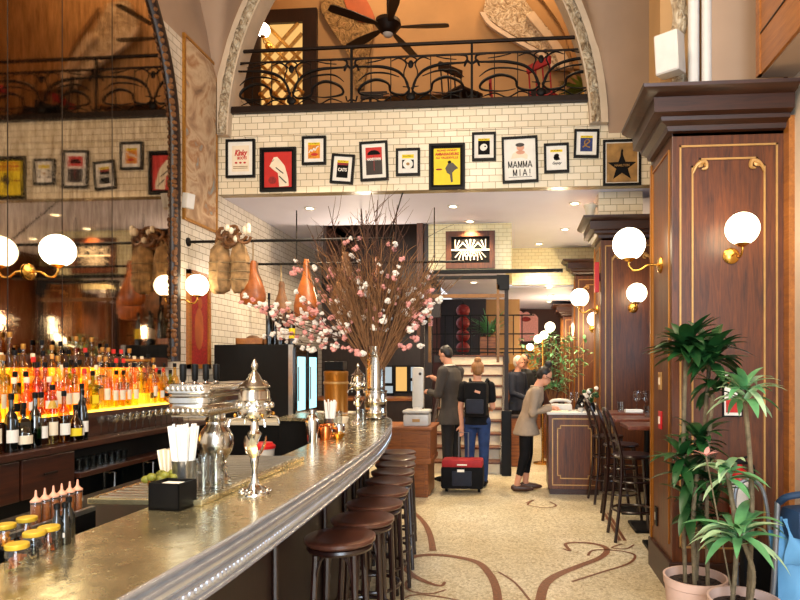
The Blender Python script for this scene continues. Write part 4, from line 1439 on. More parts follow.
def e5(t, iw, ih):
    flat(t, [(-iw, ih * .1), (iw, ih * .1), (iw, ih), (-iw, ih)], 'red_ink', -.0197)
    flat(t, [(iw * .8 * cos(a) * 1.0, ih * .45 + ih * .35 * sin(a)) for a in [pi * i / 14 for i in range(15)]], 'black_ink')
    flat(t, [(-.004, -ih * .7), (.004, -ih * .7), (.004, ih * .4), (-.004, ih * .4)], 'dark_red_ink')
    txt(t, 'HADESTOWN', 0, ih * .12, ih * .26, 'paper', iw * 1.7, 0, .002, y=-.0225)
poster((360, 141, 388, 181), -2, 'black framed red and black poster with white title across its middle', prt='dark_wood', extra=e5, mg=.13)
def e6(t, iw, ih):
    flat(t, [(-iw, ih * .5), (iw, ih * .5), (iw, ih), (-iw, ih)], 'yellow_ink', -.0197, 'yellow_banner')
    txt(t, 'PLAYBILL', 0, ih * .76, ih * .26, 'black_ink', iw * 1.7, y=-.021)
    flat(t, [(-iw, -ih * .85), (iw, -ih * .85), (iw, ih * .3), (-iw, ih * .3)], 'black_ink')
    flat(t, oval(0, -ih * .27, iw * .85, iw * .8), 'paper', -.0225)
    flat(t, oval(0, -ih * .27, iw * .3, iw * .25), 'gold_ink', -.024)
poster((396, 148, 420, 176), 0, 'small black framed programme with a white disc on black', prt='paper', extra=e6)
def e7(t, iw, ih):
    txt(t, 'ROND POINT', 0, ih * .88, ih * .13, 'red_ink', iw * 1.5, 0, .001)
    txt(t, 'AMBASSADEURS', 0, ih * .68, ih * .2, 'red_ink', iw * 1.8, 0, .002)
    txt(t, 'AU VAUDEVILLE', 0, ih * .48, ih * .16, 'red_ink', iw * 1.7, 0, .001)
    # generic dark striding dancer silhouette
    flat(t, [(-.02, -.02), (iw * .1, ih * .18), (iw * .45, ih * .2), (iw * .85, -ih * .1), (iw * .6, -ih * .2), (iw * .4, -ih * .35), (iw * .45, -ih * .85), (iw * .3, -ih * .88), (iw * .22, -ih * .45), (0, -ih * .35), (-iw * .1, -ih * .15)], 'dark_wood')
    flat(t, oval(iw * .2, ih * .24, iw * .14, ih * .08), 'black_ink', -.0225)
    flat(t, oval(-iw * .6, -ih * .15, iw * .25, ih * .05), 'dark_red_ink')
poster((429, 143, 465, 190), 0, 'tall yellow poster with a dark dancing figure in a dark brown frame', mat_='black_ink', mg=.07, prt='yellow_ink', extra=e7)
def e8(t, iw, ih):
    bill(t, iw, ih)
    flat(t, oval(-iw * .05, -ih * .1, iw * .65, ih * .42, 20, .5), 'paper')
    flat(t, oval(iw * .2, 0, iw * .16, ih * .09, 12), 'black_ink', -.0225)
poster((472, 132, 496, 161), 0, 'small black framed programme with a pale oval on black, beside the tall white poster', prt='black_ink', extra=e8)
def e9(t, iw, ih):
    # generic smiling person in white: head, hair, veil shape
    flat(t, [(-iw * .5, ih * .3), (-iw * .2, ih * .45), (iw * .25, ih * .42), (iw * .55, ih * .2), (iw * .5, -ih * .0), (iw * .1, ih * .1), (-iw * .6, ih * .05)], 'cream_paper')
    flat(t, oval(iw * .05, ih * .6, iw * .26, ih * .16), 'skin_ink', -.0225)
    flat(t, oval(iw * .02, ih * .74, iw * .3, ih * .1), 'dark_wood', -.024)
    flat(t, oval(iw * .05, ih * .36, iw * .3, ih * .1), 'skin_ink', -.0225)
    block(t, 'MAMMA', -iw * .82, -ih * .42, iw * .28, ih * .34, iw * .06)
    block(t, 'MIA!', -iw * .5, -ih * .84, iw * .28, ih * .34, iw * .06)
    flat(t, [(-iw * .8, -ih * .9), (iw * .8, -ih * .9), (iw * .8, -ih * .88), (-iw * .8, -ih * .88)], 'black_ink')
poster((502, 136, 538, 183), -1.5, 'tall white poster with a smiling figure over bold black title letters', prt='paper', mg=.03, extra=e9)
def e10(t, iw, ih):
    bill(t, iw, ih)
    flat(t, oval(0, ih * .25, iw * .45, ih * .25, 14, .4), 'black_ink')
    flat(t, [(-iw * .5, ih * .1), (iw * .3, ih * .25), (iw * .6, -ih * .2), (0, -ih * .3), (-iw * .4, -ih * .2)], 'black_ink')
    txt(t, 'Gypsy', 0, -ih * .62, ih * .42, 'black_ink', iw * 1.5, .3, .001)
poster((544, 143, 569, 173), -1, 'small black framed white programme with a black sketch', prt='paper', extra=e10)
def e11(t, iw, ih):
    bill(t, iw, ih)
    P = spline([(-iw * .6, 0, -ih * .5), (0, 0, -ih * .1), (iw * .5, 0, ih * .3), (iw * .1, 0, ih * .5), (-iw * .3, 0, ih * .2), (-iw * .1, 0, -ih * .3), (iw * .6, 0, -ih * .5)], 6)
    MB().tube([(p.x, -.021, p.z) for p in P], .008, 5).build('pale_swirl', 'gold_ink', t)
poster((574, 129, 599, 158), 2, 'small black framed blue programme with a pale swirl, highest on the right', prt='blue_ink', extra=e11)
def e12(t, iw, ih):
    st = []
    for i in range(10):
        r_ = iw * (.98 if i % 2 == 0 else .4)
        st.append((r_ * sin(pi * i / 5), -ih * .22 + r_ * cos(pi * i / 5)))
    flat(t, st, 'black_ink')
    flat(t, [(-iw * .12, ih * .2), (iw * .1, ih * .2), (iw * .06, ih * .5), (iw * .08, ih * .62), (0, ih * .72), (-iw * .06, ih * .6)], 'black_ink', -.0207)
    txt(t, 'HAMILTON', 0, -ih * .15, ih * .16, 'gold_ink', iw * .95, 0, .001, y=-.0225)
poster((603, 139, 641, 186), 0, 'large black framed gold poster with a black star, far right of the row', prt='gold_ink', mg=.03, extra=e12)

# framed mural and small picture on the left wall
pa, pb2 = 6.38, 7.13
t = thing('framed_mural', 'tall faded mural painting in a thin gold frame on the left tiled wall', 'painting', (XL, (pa + pb2) / 2, 4.215))
hw, hh = (pb2 - pa) / 2, 1.035
MB().bx(.0, .02, -hw + .03, hw - .03, -hh + .03, hh - .03).build('canvas', 'painting', t, smooth=False)
m = MB().bx(0, .03, -hw, -hw + .03, -hh, hh).bx(0, .03, hw - .03, hw, -hh, hh).bx(0, .03, -hw + .03, hw - .03, -hh, -hh + .03).bx(0, .03, -hw + .03, hw - .03, hh - .03, hh)
m.build('frame', 'gold_frame', t, smooth=False)
a, b = atX(186, 350, XL), atX(208, 268, XL)
t = thing('narrow_framed_print', 'narrow wooden framed red print low on the tiles behind the globe lamp', 'picture', (XL, (a.y + b.y) / 2, 2.08))
hw, hh = (b.y - a.y) / 2, .56
m = MB().bx(0, .04, -hw, -hw + .05, -hh, hh).bx(0, .04, hw - .05, hw, -hh, hh).bx(0, .04, -hw, hw, -hh, -hh + .05).bx(0, .04, -hw, hw, hh - .05, hh)
m.build('frame', 'oak', t, smooth=False)
MB().bx(.0, .02, -hw + .05, hw - .05, -hh + .05, hh - .05).build('print', 'dark_red_ink', t, smooth=False)
m = MB().ball((.022, 0, -.1), (.008, .10, .25), 12).ball((.022, .02, .2), (.008, .05, .07), 10)
m.build('printed_figure', 'clay', t)
# white speakers
def speaker(loc, rz, label, k=1.0, tilt=0):
    t = thing('wall_speaker', label, 'speaker', loc, 0, None, rot=(R(tilt), 0, rz))
    MB().bx(-.10 * k, .10 * k, -.11 * k, .06 * k, -.16 * k, .16 * k, .018 * k).build('cabinet', 'white_plastic', t)
    MB().bx(-.088 * k, .088 * k, -.115 * k, -.108 * k, -.148 * k, .148 * k, .003).build('grille', 'white_paint', t, smooth=False)
    MB().tube([(0, .05 * k, 0), (0, .13 * k, 0)], .02 * k, 8).ball((0, .13 * k, 0), .035 * k, 10).build('bracket', 'white_plastic', t)
    return t
p = atY(671, 53, 4.40)
speaker((p.x, 4.40, p.z - .02), R(-35), 'white wall speaker fixed above the cornice of the near right pillar', .86, 8)
p = atX(184, 201, XL + .12)
speaker((XL + .16, p.y, p.z), R(65), 'small white wall speaker beside the mirror, under the mural', .5, 10)
t = thing('ceiling_horn_speaker', 'small beige speaker on top of the second pillar cornice', 'speaker', (atY(590, 208, 7.5).x, 7.5, 3.385))
MB().lathe([(0, 0), (.05, 0), (.06, .09), (.085, .14), (.08, .15), (0, .13)], seg=14).build('horn', 'beige_metal', t)
t = thing('cornice_block', 'cream plaster block sitting on the near pillar cornice under the speaker', 'plaster block', (.98, 4.40, 3.37))  # plain block on the cornice, carries no lamp
MB().bx(-.10, .12, -.12, .14, 0, .09, .02).build('block', 'beige_metal', t, smooth=False)

# ================================================================== LATTICE PANEL over the stair
a, b = atY(446, 269, 8.94), atY(495, 231, 8.94)
t = thing('framed_lattice_panel', 'wooden framed black and white fan-pattern panel above the stairs', 'framed panel', ((a.x + b.x) / 2, 8.95, (a.z + b.z) / 2))
hw, hh = (b.x - a.x) / 2, (b.z - a.z) / 2
fw = .08
m = MB().bx(-hw, -hw + fw, -.05, 0, -hh, hh).bx(hw - fw, hw, -.05, 0, -hh, hh).bx(-hw + fw, hw - fw, -.05, 0, -hh, -hh + fw).bx(-hw + fw, hw - fw, -.05, 0, hh - fw, hh)
m.build('frame', 'walnut', t, smooth=False)
MB().bx(-hw + fw, hw - fw, -.02, 0, -hh + fw, hh - fw).build('dark_ground', 'black_ink', t, smooth=False)
m = MB()
for (cx_, cz, sg) in ((0, -.02, 1), (0, .02, -1), (-hw * .62, -.02, 1), (hw * .62, -.02, 1), (-hw * .3, .02, -1), (hw * .3, .02, -1)):
    for k in range(5):
        an = R(90 + (k - 2) * 21) * sg
        d = Vector((cos(an), 0, sin(an)))
        q = Vector((cx_, -.024, cz)) + d * .04
        e = Vector((cx_, -.024, cz)) + d * (hh - fw) * .9
        if abs(e.x) < hw - fw and abs(e.z) < hh - fw:
            m.tube([q, (q + e) / 2, e], [.004, .007, .009], 6)
m.bx(-hw + fw, hw - fw, -.03, -.02, -.012, .012)
m.build('white_fans', 'cream_paper', t)

# ================================================================== HANGING RODS AND HAMS
r1 = thing('hanging_rod', 'black iron rod from the left wall carrying the wrapped hams', 'rail', (XL, 6.5, 2.95))
MB().tube([(0, 0, 0), (2.35, 0, 0)], .016, 10).build('rod', 'iron', r1)
MB().lathe([(.05, 0), (.05, .012), (.02, .03), (0, .03)], rot=(0, R(90), 0), seg=16).build('wall_flange', 'iron', r1)
MB().tube([(2.3, 0, 0), (2.3, .80, SOF - 2.95)], .008, 6).build('hanger', 'iron', r1)
r2 = thing('hanging_rod', 'second black iron rod further back under the soffit', 'rail', (XL, 8.0, 2.95))
MB().tube([(0, 0, 0), (3.0, 0, 0)], .016, 10).build('rod', 'iron', r2)
MB().lathe([(.05, 0), (.05, .012), (.02, .03), (0, .03)], rot=(0, R(90), 0), seg=16).build('wall_flange', 'iron', r2)
for x in (.7, 1.6, 2.6):
    MB().tube([(x, 0, 0), (x, 0, SOF - 2.95)], .008, 6).build('hanger', 'iron', r2)
def ham(pxl, Y, zr, h, wdt, label, mat_='ham', yaw=0):
    p = atY(pxl[0], pxl[1], Y)
    t = thing('cured_ham', label, 'ham', (p.x, Y, p.z - h / 2), yaw, 'hanging cured hams')
    prof = [(0, 0), (.35, .02), (.48, .12), (.5, .25), (.42, .42), (.28, .58), (.16, .72), (.11, .84), (.12, .93), (.07, 1.0), (0, 1.0)]
    MB().lathe([(r_ * wdt, z * h) for r_, z in prof], seg=18, sx=1, sy=.6).build('meat', mat_, t)
    MB().lathe([(r_ * wdt * 1.02, z * h) for r_, z in [(.34, .4), (.285, .56), (.165, .72), (.115, .84), (.125, .93), (.07, 1.003)]], (.012, .02, 0), seg=14, sx=1, sy=.6).build('rind', 'ham_dark', t)
    MB().tube([(0, 0, h * .9), (0, 0, zr - (p.z - h / 2))], .008, 6).build('rope', 'rope', t)
    return t
ham((253, 283), 6.5, 2.95, .50, .30, 'large orange cured ham hanging just right of the cloth-wrapped bundle')
ham((281, 304), 8.0, 2.95, .62, .28, 'cured ham hanging from the back rod left of the blossoms', 'ham_dark')
ham((306, 290), 8.0, 2.95, .85, .34, 'long cured ham hanging behind the pink blossoms')
ham((345, 285), 8.0, 2.95, .90, .40, 'dark cured ham hanging behind the tall twigs', 'ham_dark')
ham((376, 288), 8.0, 2.95, .85, .36, 'cured ham hanging farthest right on the back rod')
def wrapped(px_, label, tw):
    p = atY(px_, 270, 6.48)
    t = thing('wrapped_ham', label, 'wrapped ham', (p.x, 6.48, 2.24), tw, 'cloth-wrapped hams')
    prof = [(0, .12), (.06, .125), (.10, .16), (.118, .26), (.116, .40), (.11, .52), (.09, .62), (.04, .68), (0.012, .72)]
    m = MB().lathe(prof, seg=16, sx=1, sy=.7)
    rr = random.Random(px_)
    for v in m.bm.verts:
        v.co += Vector((rr.uniform(-.014, .014), rr.uniform(-.014, .014), rr.uniform(-.01, .01)))
    m.build('cloth_wrap', 'burlap', t)
    m = MB()
    for z in (.27, .36, .46):
        m.tube([(.120 * cos(a), .120 * .7 * sin(a), z) for a in [2 * pi * i / 20 for i in range(20)]], .006, 5, closed=True)
    m.build('string', 'rope', t)
wrapped(220, 'left of two cloth-wrapped hams hanging by the tiled wall', .2)
wrapped(240, 'right of two cloth-wrapped hams, next to the orange ham', -.3)
p = atY(236, 232, 6.5)
t = thing('dried_wreath', 'dark dried wreath of twisted roots on the black rod above the wrapped hams', 'wreath', (p.x, 6.48, 2.95))
rr = random.Random(4)
m = MB()
for i in range(14):
    a = rr.uniform(0, 6.28)
    c0 = Vector((rr.uniform(-.2, .2), rr.uniform(-.04, .04), rr.uniform(-.03, .1)))
    P = [c0 + Vector((cos(a + k * .8) * .05 * (1 + k * .15), rr.uniform(-.02, .02), sin(a + k * .8) * .05 * (1 + k * .15))) for k in range(6)]
    m.tube(spline(P, 4), .018, 6)
m.build('roots', 'ham_dark', t)
m = MB()
for i in range(7):
    m.ball((rr.uniform(-.15, .2), -.03, rr.uniform(.0, .16)), (.03, .03, .04), 8)
m.build('garlic_bulbs', 'cream_paper', t)['kind'] = 'stuff'

# ================================================================== BACK COUNTER, WINE COOLER, JUG, BOTTLES ON TOP
ct = thing('service_counter', 'pale-topped service counter along the left wall below the wine cooler', 'counter', (XL, 7.35, 0))
MB().bx(0.02, 1.5, -.95, .62, 0, .90).build('cabinet_body', 'black', ct, smooth=False)
MB().bx(0.02, 1.53, -.98, .64, .90, .94, .006).build('worktop', 'beige_metal', ct, smooth=False)
wc = thing('wine_cooler', 'black wine cooler with blue-lit glass doors standing on the service counter', 'wine cooler', (XL + .15, 6.80, .94))
MB().bx(0, .95, 0, .85, 0, .86, .008).build('cabinet', 'black', wc, smooth=False)
MB().bx(.90, .953, -.003, .02, .0, .86).build('edge_strip', 'steel', wc, smooth=False)
for i in range(2):
    ya = .03 + i * .41
    d_ = MB().bx(.95, .975, ya, ya + .39, .04, .83, .004).build('glass_door', 'dark_glass', wc, smooth=False)
    MB().bx(.9755, .978, ya + .06, ya + .32, .08, .72).build('lit_shelves', 'cyan_glow', d_, smooth=False)
    MB().tube([(.98, ya + .03, .2), (1.0, ya + .03, .2), (1.0, ya + .03, .6), (.98, ya + .03, .6)], .008, 6).build('handle', 'steel', d_)
top = .94 + .86
def tallbottle(x, y, label, mat_='nearly_black_glass', h=.32, lab=None):
    t = thing('wine_bottle', label, 'bottle', (x, y, top), 0, 'wine bottles on the wine cooler')
    MB().lathe([(0, 0), (.036, 0), (.037, .01), (.037, .6 * h), (.014, .75 * h), (.014, h)], seg=14).build('bottle_body', mat_, t)
    MB().lathe([(.015, h * .88), (.016, h * .89), (.016, h * 1.01), (0, h * 1.012)], seg=10).build('foil', 'black', t)
    if lab:
        MB().lathe([(.0375, h * .2), (.0376, h * .5)], seg=14).build('paper_label', lab, t)
for i, (x, lb_, h) in enumerate(((269, None, .62), (275, None, .50), (280, 'paper', .42), (286, 'paper', .40), (292, 'yellow_ink', .40))):
    q = atY(x, 340, 7.0 + .1 * (i % 2))
    tallbottle(q.x, 7.0 + .1 * (i % 2), ('tall dark magnum', 'second dark bottle', 'dark bottle with white label', 'white-labelled bottle', 'yellow-labelled bottle')[i] + ' on top of the wine cooler, %s from its left' % ORD[i], h=h, lab=lb_)
q = atY(252, 340, 6.95)
t = thing('wooden_crate', 'low orange-brown wooden crate on top of the wine cooler', 'crate', (q.x, 6.98, top))
m = MB().bx(-.17, .17, -.1, .1, 0, .012).bx(-.17, .17, -.1, -.088, 0, .08).bx(-.17, .17, .088, .1, 0, .08).bx(-.17, -.158, -.1, .1, 0, .08).bx(.158, .17, -.1, .1, 0, .08)
m.build('crate_body', 'oak', t, smooth=False)
MB().ball((0, 0, .07), (.09, .06, .05), 12).build('dark_bundle', 'ham_dark', t)
# gold urn canister
q = atY(336, 412, 6.25)
t = thing('metal_canister', 'tall matt gold canister behind the far end of the bar', 'canister', (q.x, 6.25, .94))
MB().lathe([(0, 0), (.13, 0), (.13, .02), (.125, .03), (.125, .50), (.13, .51), (.13, .55), (.11, .56), (0, .56)], seg=28).build('body', 'beige_metal' if False else 'gold_edge', t)
MB().lathe([(.131, .42), (.134, .425), (.134, .44), (.131, .445)], seg=28).build('band', 'gold_trim', t)
MB().bx(-.27, .3, -.2, .25, -.94, -.0).build('stand', 'black', t, smooth=False)
t2 = thing('black_ice_bin', 'black square bin on top of the gold canister', 'container', (q.x, 6.25, 1.50))
MB().bx(-.10, .10, -.08, .08, 0, .10, .01).build('bin_body', 'black', t2, smooth=False)
# red lidded tub and small things in the work area
t = thing('red_lidded_tub', 'white tub with bright red lid on the work ledge behind the tap tower', 'tub', (-1.56, 3.62, .95))
MB().lathe([(0, 0), (.06, 0), (.068, .085), (.066, .09), (0, .09)], seg=22).build('tub_body', 'white_plastic', t)
MB().lathe([(0, .088), (.073, .088), (.073, .105), (.06, .115), (.055, .125), (0, .127)], seg=22).build('lid', 'red_plastic', t)
# copper mugs and shakers half way along the bar
def mug(loc, label, mat_, rz=0):
    t = thing('bar_mug', label, 'mug', loc, rz, 'metal mugs along the bar')
    MB().lathe([(0, 0), (.036, 0), (.042, .03), (.042, .08), (.039, .09), (.036, .088), (.038, .03), (0, .01)], seg=20).build('cup', mat_, t)
    MB().tube(spline([(.04, 0, .075), (.07, 0, .07), (.072, 0, .035), (.04, 0, .02)], 5), .006, 6).build('handle', mat_, t)
for (dx, dy, mm, lb_, rz) in ((-.02, 3.82, 'copper', 'copper mug nearest the camera in the cluster by the far straws', .4), (.03, 3.95, 'chrome', 'silver mug beside the copper ones by the far straws', 2.5), (-.06, 4.02, 'copper', 'second copper mug behind the first by the far straws', 3.0)):
    mug((-1.21 + dx, dy, ZC), lb_, mm, rz)
def shaker(loc, label, g):
    t = thing('cocktail_shaker', label, 'shaker', loc, 0, g)
    MB().lathe([(0, 0), (.032, 0), (.042, .13), (.04, .14), (.03, .17), (.018, .18), (.018, .205), (0, .208)], seg=20).build('shaker_body', 'chrome', t)
    return t
shaker((-1.27, 3.68, ZC), 'tall chrome cocktail shaker beside the copper mugs', 'cocktail shakers')
t = thing('brass_bowl', 'small brass bowl on the bar before the far straws', 'bowl', (-1.165, 3.88, ZC))
MB().lathe([(0, 0), (.03, 0), (.05, .03), (.052, .036), (.045, .032), (0, .008)], seg=20).build('bowl_body', 'brass', t)
t = thing('cream_dish', 'small cream dish on the far bar end by the little fountain', 'dish', (-1.47, 4.95, ZC))
MB().lathe([(0, 0), (.06, 0), (.075, .05), (.07, .05), (0, .01)], seg=20).build('dish_body', 'cream_paper', t)
tumbler((-1.40, 4.40, ZC), 'clear tumbler left of the far straws', 'glasses towards the far end of the bar')
tumbler((-1.36, 4.55, ZC), 'clear tumbler right behind the far straws', 'glasses towards the far end of the bar')
tumbler((-1.22, 4.75, ZC), 'clear tumbler before the little fountain', 'glasses towards the far end of the bar')

# ================================================================== FLOWERS
VX, VY = -1.255, 5.33
t = thing('flower_vase', 'tall pewter vase on a banded drum base at the far end of the bar', 'vase', (VX, VY, ZC))
MB().lathe([(0, .02), (.10, .02), (.10, .05), (.104, .055), (.104, .07), (.10, .075), (.10, .15), (.104, .155), (.104, .165), (.10, .17), (.10, .24), (.106, .245), (.106, .26), (.09, .265), (0, .265)], seg=30).build('drum_base', 'pewter', t)
MB().lathe([(.085, .265), (.088, .28), (.086, .30), (.09, .62), (.096, .64), (.098, .655), (.09, .655), (.084, .62), (.08, .3), (0, .29)], seg=30).build('vase_body', 'pewter', t)
for k in range(4):
    a = k * pi / 2 + .6
    MB().ball((.085 * cos(a), .085 * sin(a), .012), (.018, .018, .014), 8).build('foot', 'pewter', t)
MB().tube(spline([(.03, -.09, .56), (.0, -.12, .57), (-.03, -.09, .56)], 5), .006, 6).build('handle', 'pewter', t)
rf = random.Random(11)
fl_ = thing('flower_arrangement', 'big spray of pink and white blossom branches with bare twigs in the pewter vase', 'flowers', (VX, VY, ZC + .3))
tw, bl_p, bl_w, dry = MB(), MB(), MB(), MB()
def branch(m, p, d, L, r, curl, n=7):
    pts = [Vector(p)]
    d = Vector(d).normalized()
    for i in range(n):
        d = (d + Vector((rf.uniform(-curl, curl), rf.uniform(-curl, curl), rf.uniform(-curl, curl)))).normalized()
        pts.append(pts[-1] + d * L / n)
    m.tube(pts, lerp_list([r, r * .35], len(pts)), 5)
    return pts, d
def bloom(m, p, s):
    for k in range(6):
        o_ = Vector((rf.gauss(0, 1), rf.gauss(0, 1), rf.gauss(0, 1))).normalized() * s * .55
        m.ball(tuple(p + o_), (s * rf.uniform(.4, .7), s * rf.uniform(.4, .7), s * rf.uniform(.3, .6)), 6)
# tall bare twigs
for i in range(20):
    a = rf.uniform(-1.0, 1.05)
    e = branch(tw, (rf.uniform(-.04, .04), rf.uniform(-.04, .04), .0), (sin(a * .5) * .9 - .05, rf.uniform(-.2, .2), 1.25), rf.uniform(1.2, 1.75), .008, .07, 9)[0]
    for j in range(3, 9):
        for s in range(2):
            branch(tw, e[j], (rf.uniform(-.8, .8), rf.uniform(-.3, .3), .8), rf.uniform(.2, .42), .0032, .16, 4)
# dense dried stalks
for i in range(300):
    a = rf.uniform(-1, 1)
    pts_, d_ = branch(dry, (rf.uniform(-.05, .05), rf.uniform(-.05, .05), .1), (a * .62 + .05, rf.uniform(-.35, .35), 1.0), rf.uniform(.55, 1.15), .0055, .09, 6)
    for j_ in (3, 4, 5, 6):
        branch(dry, pts_[j_], (a * .8 + rf.uniform(-.5, .5), rf.uniform(-.5, .5), 1.0), rf.uniform(.10, .2), .004, .2, 3)
# blossom branches arching out to both sides
dirs = [(-1.3, .55), (-1.2, .3), (-1.0, .75), (-1.1, .45), (-.85, 1.0), (-.6, 1.1), (-.35, 1.2), (.45, .9), (.6, .7), (.6, .5), (.5, .35), (.35, 1.1), (.1, 1.25), (-.7, .6), (.3, .6), (-1.35, .42), (-.95, .2), (-.5, .5), (.2, .9), (-.1, .8)]
for k, (dx, dz) in enumerate(dirs):
    L = rf.uniform(.75, 1.02) * (1.1 if dx < -.8 else .85)
    pts, d = branch(tw, (rf.uniform(-.03, .03), rf.uniform(-.04, .04), .28), (dx, rf.uniform(-.35, .35), dz), L, .008, .12, 9)
    for j in range(4, 10):
        for s in range(2):
            q = pts[j] + Vector((rf.gauss(0, .03), rf.gauss(0, .03), rf.gauss(0, .03)))
            if rf.random() < .72:
                bloom(bl_p if rf.random() < .5 else bl_w, q, rf.uniform(.018, .034))
    for s in range(3):
        e, _ = branch(tw, pts[rf.randint(3, 8)], (dx + rf.uniform(-.4, .4), rf.uniform(-.4, .4), dz + rf.uniform(-.4, .4)), .28, .004, .15, 4)
        for j in (2, 3, 4):
            if rf.random() < .8:
                bloom(bl_p if rf.random() < .45 else bl_w, e[j], rf.uniform(.016, .03))
for (px_, py_) in ((355, 255), (352, 240), (378, 282), (360, 285), (368, 297), (382, 318), (345, 330), (388, 330), (372, 325), (335, 345), (322, 338), (420, 315), (410, 328), (425, 300), (402, 345), (330, 275), (300, 320), (290, 320), (297, 272), (392, 245), (415, 345), (312, 352), (348, 345), (356, 352)):
    q = atY(px_, py_, VY + rf.uniform(-.25, .2)) - Vector((VX, VY, ZC + .3))
    for s in range(3):
        bloom(bl_p if rf.random() < .55 else bl_w, q + Vector((rf.gauss(0, .03), rf.gauss(0, .03), rf.gauss(0, .03))), rf.uniform(.022, .038))
tw.build('branches', 'twig', fl_)
struct_ = dry.build('dried_stalks', 'dry_grass', fl_)
a_ = bl_p.build('pink_blossoms', 'pink', fl_)
a_['kind'] = 'stuff'
a_ = bl_w.build('white_blossoms', 'white_petals', fl_)
a_['kind'] = 'stuff'
# ================================================================== BAR STOOLS
def bar_stool():
    t = thing('bar_stool', 'x', 'bar stool', (0, 0, 0), 0, 'bentwood stools along the bar')
    H_ = .745
    MB().lathe([(0, H_ - .028), (.158, H_ - .03), (.168, H_ - .02), (.168, H_ - .006), (.158, H_), (.11, H_ - .006), (0, H_ - .008)], seg=30).build('seat', 'seat_wood', t)
    m = MB()
    m.tube([(.14 * cos(a), .14 * sin(a), H_ - .05) for a in [2 * pi * i / 28 for i in range(28)]], .016, 8, closed=True)
    m.build('seat_ring', 'bent_wood', t)
    for k in range(4):
        a = pi / 4 + k * pi / 2
        top_, mid, bot = .125, .14, .162
        P = spline([(top_ * cos(a), top_ * sin(a), H_ - .035), (mid * cos(a), mid * sin(a), .42), (bot * cos(a), bot * sin(a), 0)], 6)
        MB().tube(P, lerp_list([.017, .016, .014], len(P)), 8).build('leg', 'bent_wood', t)
    m = MB()
    rg = .148
    m.tube([(rg * cos(a), rg * sin(a), .26) for a in [2 * pi * i / 28 for i in range(28)]], .011, 8, closed=True)
    m.build('foot_ring', 'bent_wood', t)
    m = MB()
    for k in range(4):
        a0, a1 = pi / 4 + k * pi / 2, pi / 4 + (k + 1) * pi / 2
        p0 = Vector((.138 * cos(a0), .138 * sin(a0), .50))
        p1 = Vector((.138 * cos(a1), .138 * sin(a1), .50))
        mid = (p0 + p1) / 2 * 1.08
        P = spline([p0, p0.lerp(mid, .35) + Vector((0, 0, .14)), Vector((mid.x, mid.y, H_ - .06)), p1.lerp(mid, .35) + Vector((0, 0, .14)), p1], 5)
        m.tube(P, .008, 6)
    m.build('arch_brace', 'bent_wood', t)
    return t
bs = bar_stool()
sx = [(2.80, -.83), (3.15, -.81), (3.50, -.83), (3.85, -.86), (4.20, -.89), (4.55, -.935), (4.90, -.985), (5.25, -1.04), (5.60, -1.10)]
for i, (y, x) in enumerate(sx):
    lab = 'backless dark bentwood bar stool, ' + ('nearest the camera along the bar' if i == 0 else 'last in the row at the far end of the bar' if i == len(sx) - 1 else '%s along the bar from the camera end' % ORD[i])
    if i == 0:
        bs.location = (x, y, 0)
        bs['label'] = lab
    else:
        dup(bs, (x, y, 0), .12 * i, lab)

# ================================================================== HIGH TABLES AND BISTRO STOOLS ALONG THE RIGHT
def high_table(y, label):
    t = thing('high_table', label, 'high table', (1.36, y, 0), 0, 'high tables along the right wall')
    MB().bx(-.44, .48, -.20, .20, 1.025, 1.06, .008).build('table_top', 'table_wood', t, smooth=False)
    MB().cyl((0.05, 0, .03), .035, 1.0, 14).build('column', 'black', t)
    MB().bx(-.25, .35, -.19, .19, 0, .03, .01).build('foot', 'black', t, smooth=False)
high_table(6.55, 'farthest high wooden table, beside the host stand')
high_table(5.85, 'middle high wooden table between the two walnut pillars')
high_table(5.18, 'nearest high wooden table, half hidden by the near pillar')
def bistro():
    t = thing('bistro_stool', 'x', 'high stool', (0, 0, 0), 0, 'high-backed bistro stools along the right wall')
    H_ = .76
    MB().lathe([(0, H_ - .03), (.17, H_ - .03), (.18, H_ - .015), (.17, H_), (0, H_ - .006)], seg=26).build('seat', 'bent_wood', t)
    for (a, b) in ((1, 1), (1, -1)):
        P = spline([(.12, .12 * b, H_ - .02), (.15, .14 * b, .4), (.19, .17 * b, 0)], 5)
        MB().tube(P, .015, 8).build('leg', 'bent_wood', t)
    for b in (1, -1):
        P = spline([(-.19, .16 * b, 0), (-.14, .14 * b, .45), (-.135, .14 * b, H_), (-.19, .15 * b, .98), (-.23, .13 * b, 1.1)], 6)
        MB().tube(P, .015, 8).build('leg', 'bent_wood', t)
    P = spline([(-.23, .13, 1.1), (-.25, .08, 1.15), (-.255, 0, 1.165), (-.25, -.08, 1.15), (-.23, -.13, 1.1)], 6)
    m = MB().tube(P, .015, 8)
    P = spline([(-.185, .1, .97), (-.2, .05, 1.05), (-.205, 0, 1.06), (-.2, -.05, 1.05), (-.185, -.1, .97)], 5)
    m.tube(P, .010, 6)
    m.tube([(-.15, .13, .86), (-.155, 0, .87), (-.15, -.13, .86)], .011, 6)
    m.build('backrest', 'bent_wood', t)
    for z, r_ in ((.26, .185), (.52, .165)):
        MB().tube([(r_ * cos(a), r_ * .9 * sin(a), z) for a in [2 * pi * i / 24 for i in range(24)]], .010, 6, closed=True).build('stretcher_ring', 'bent_wood', t)
    return t
b0 = bistro()
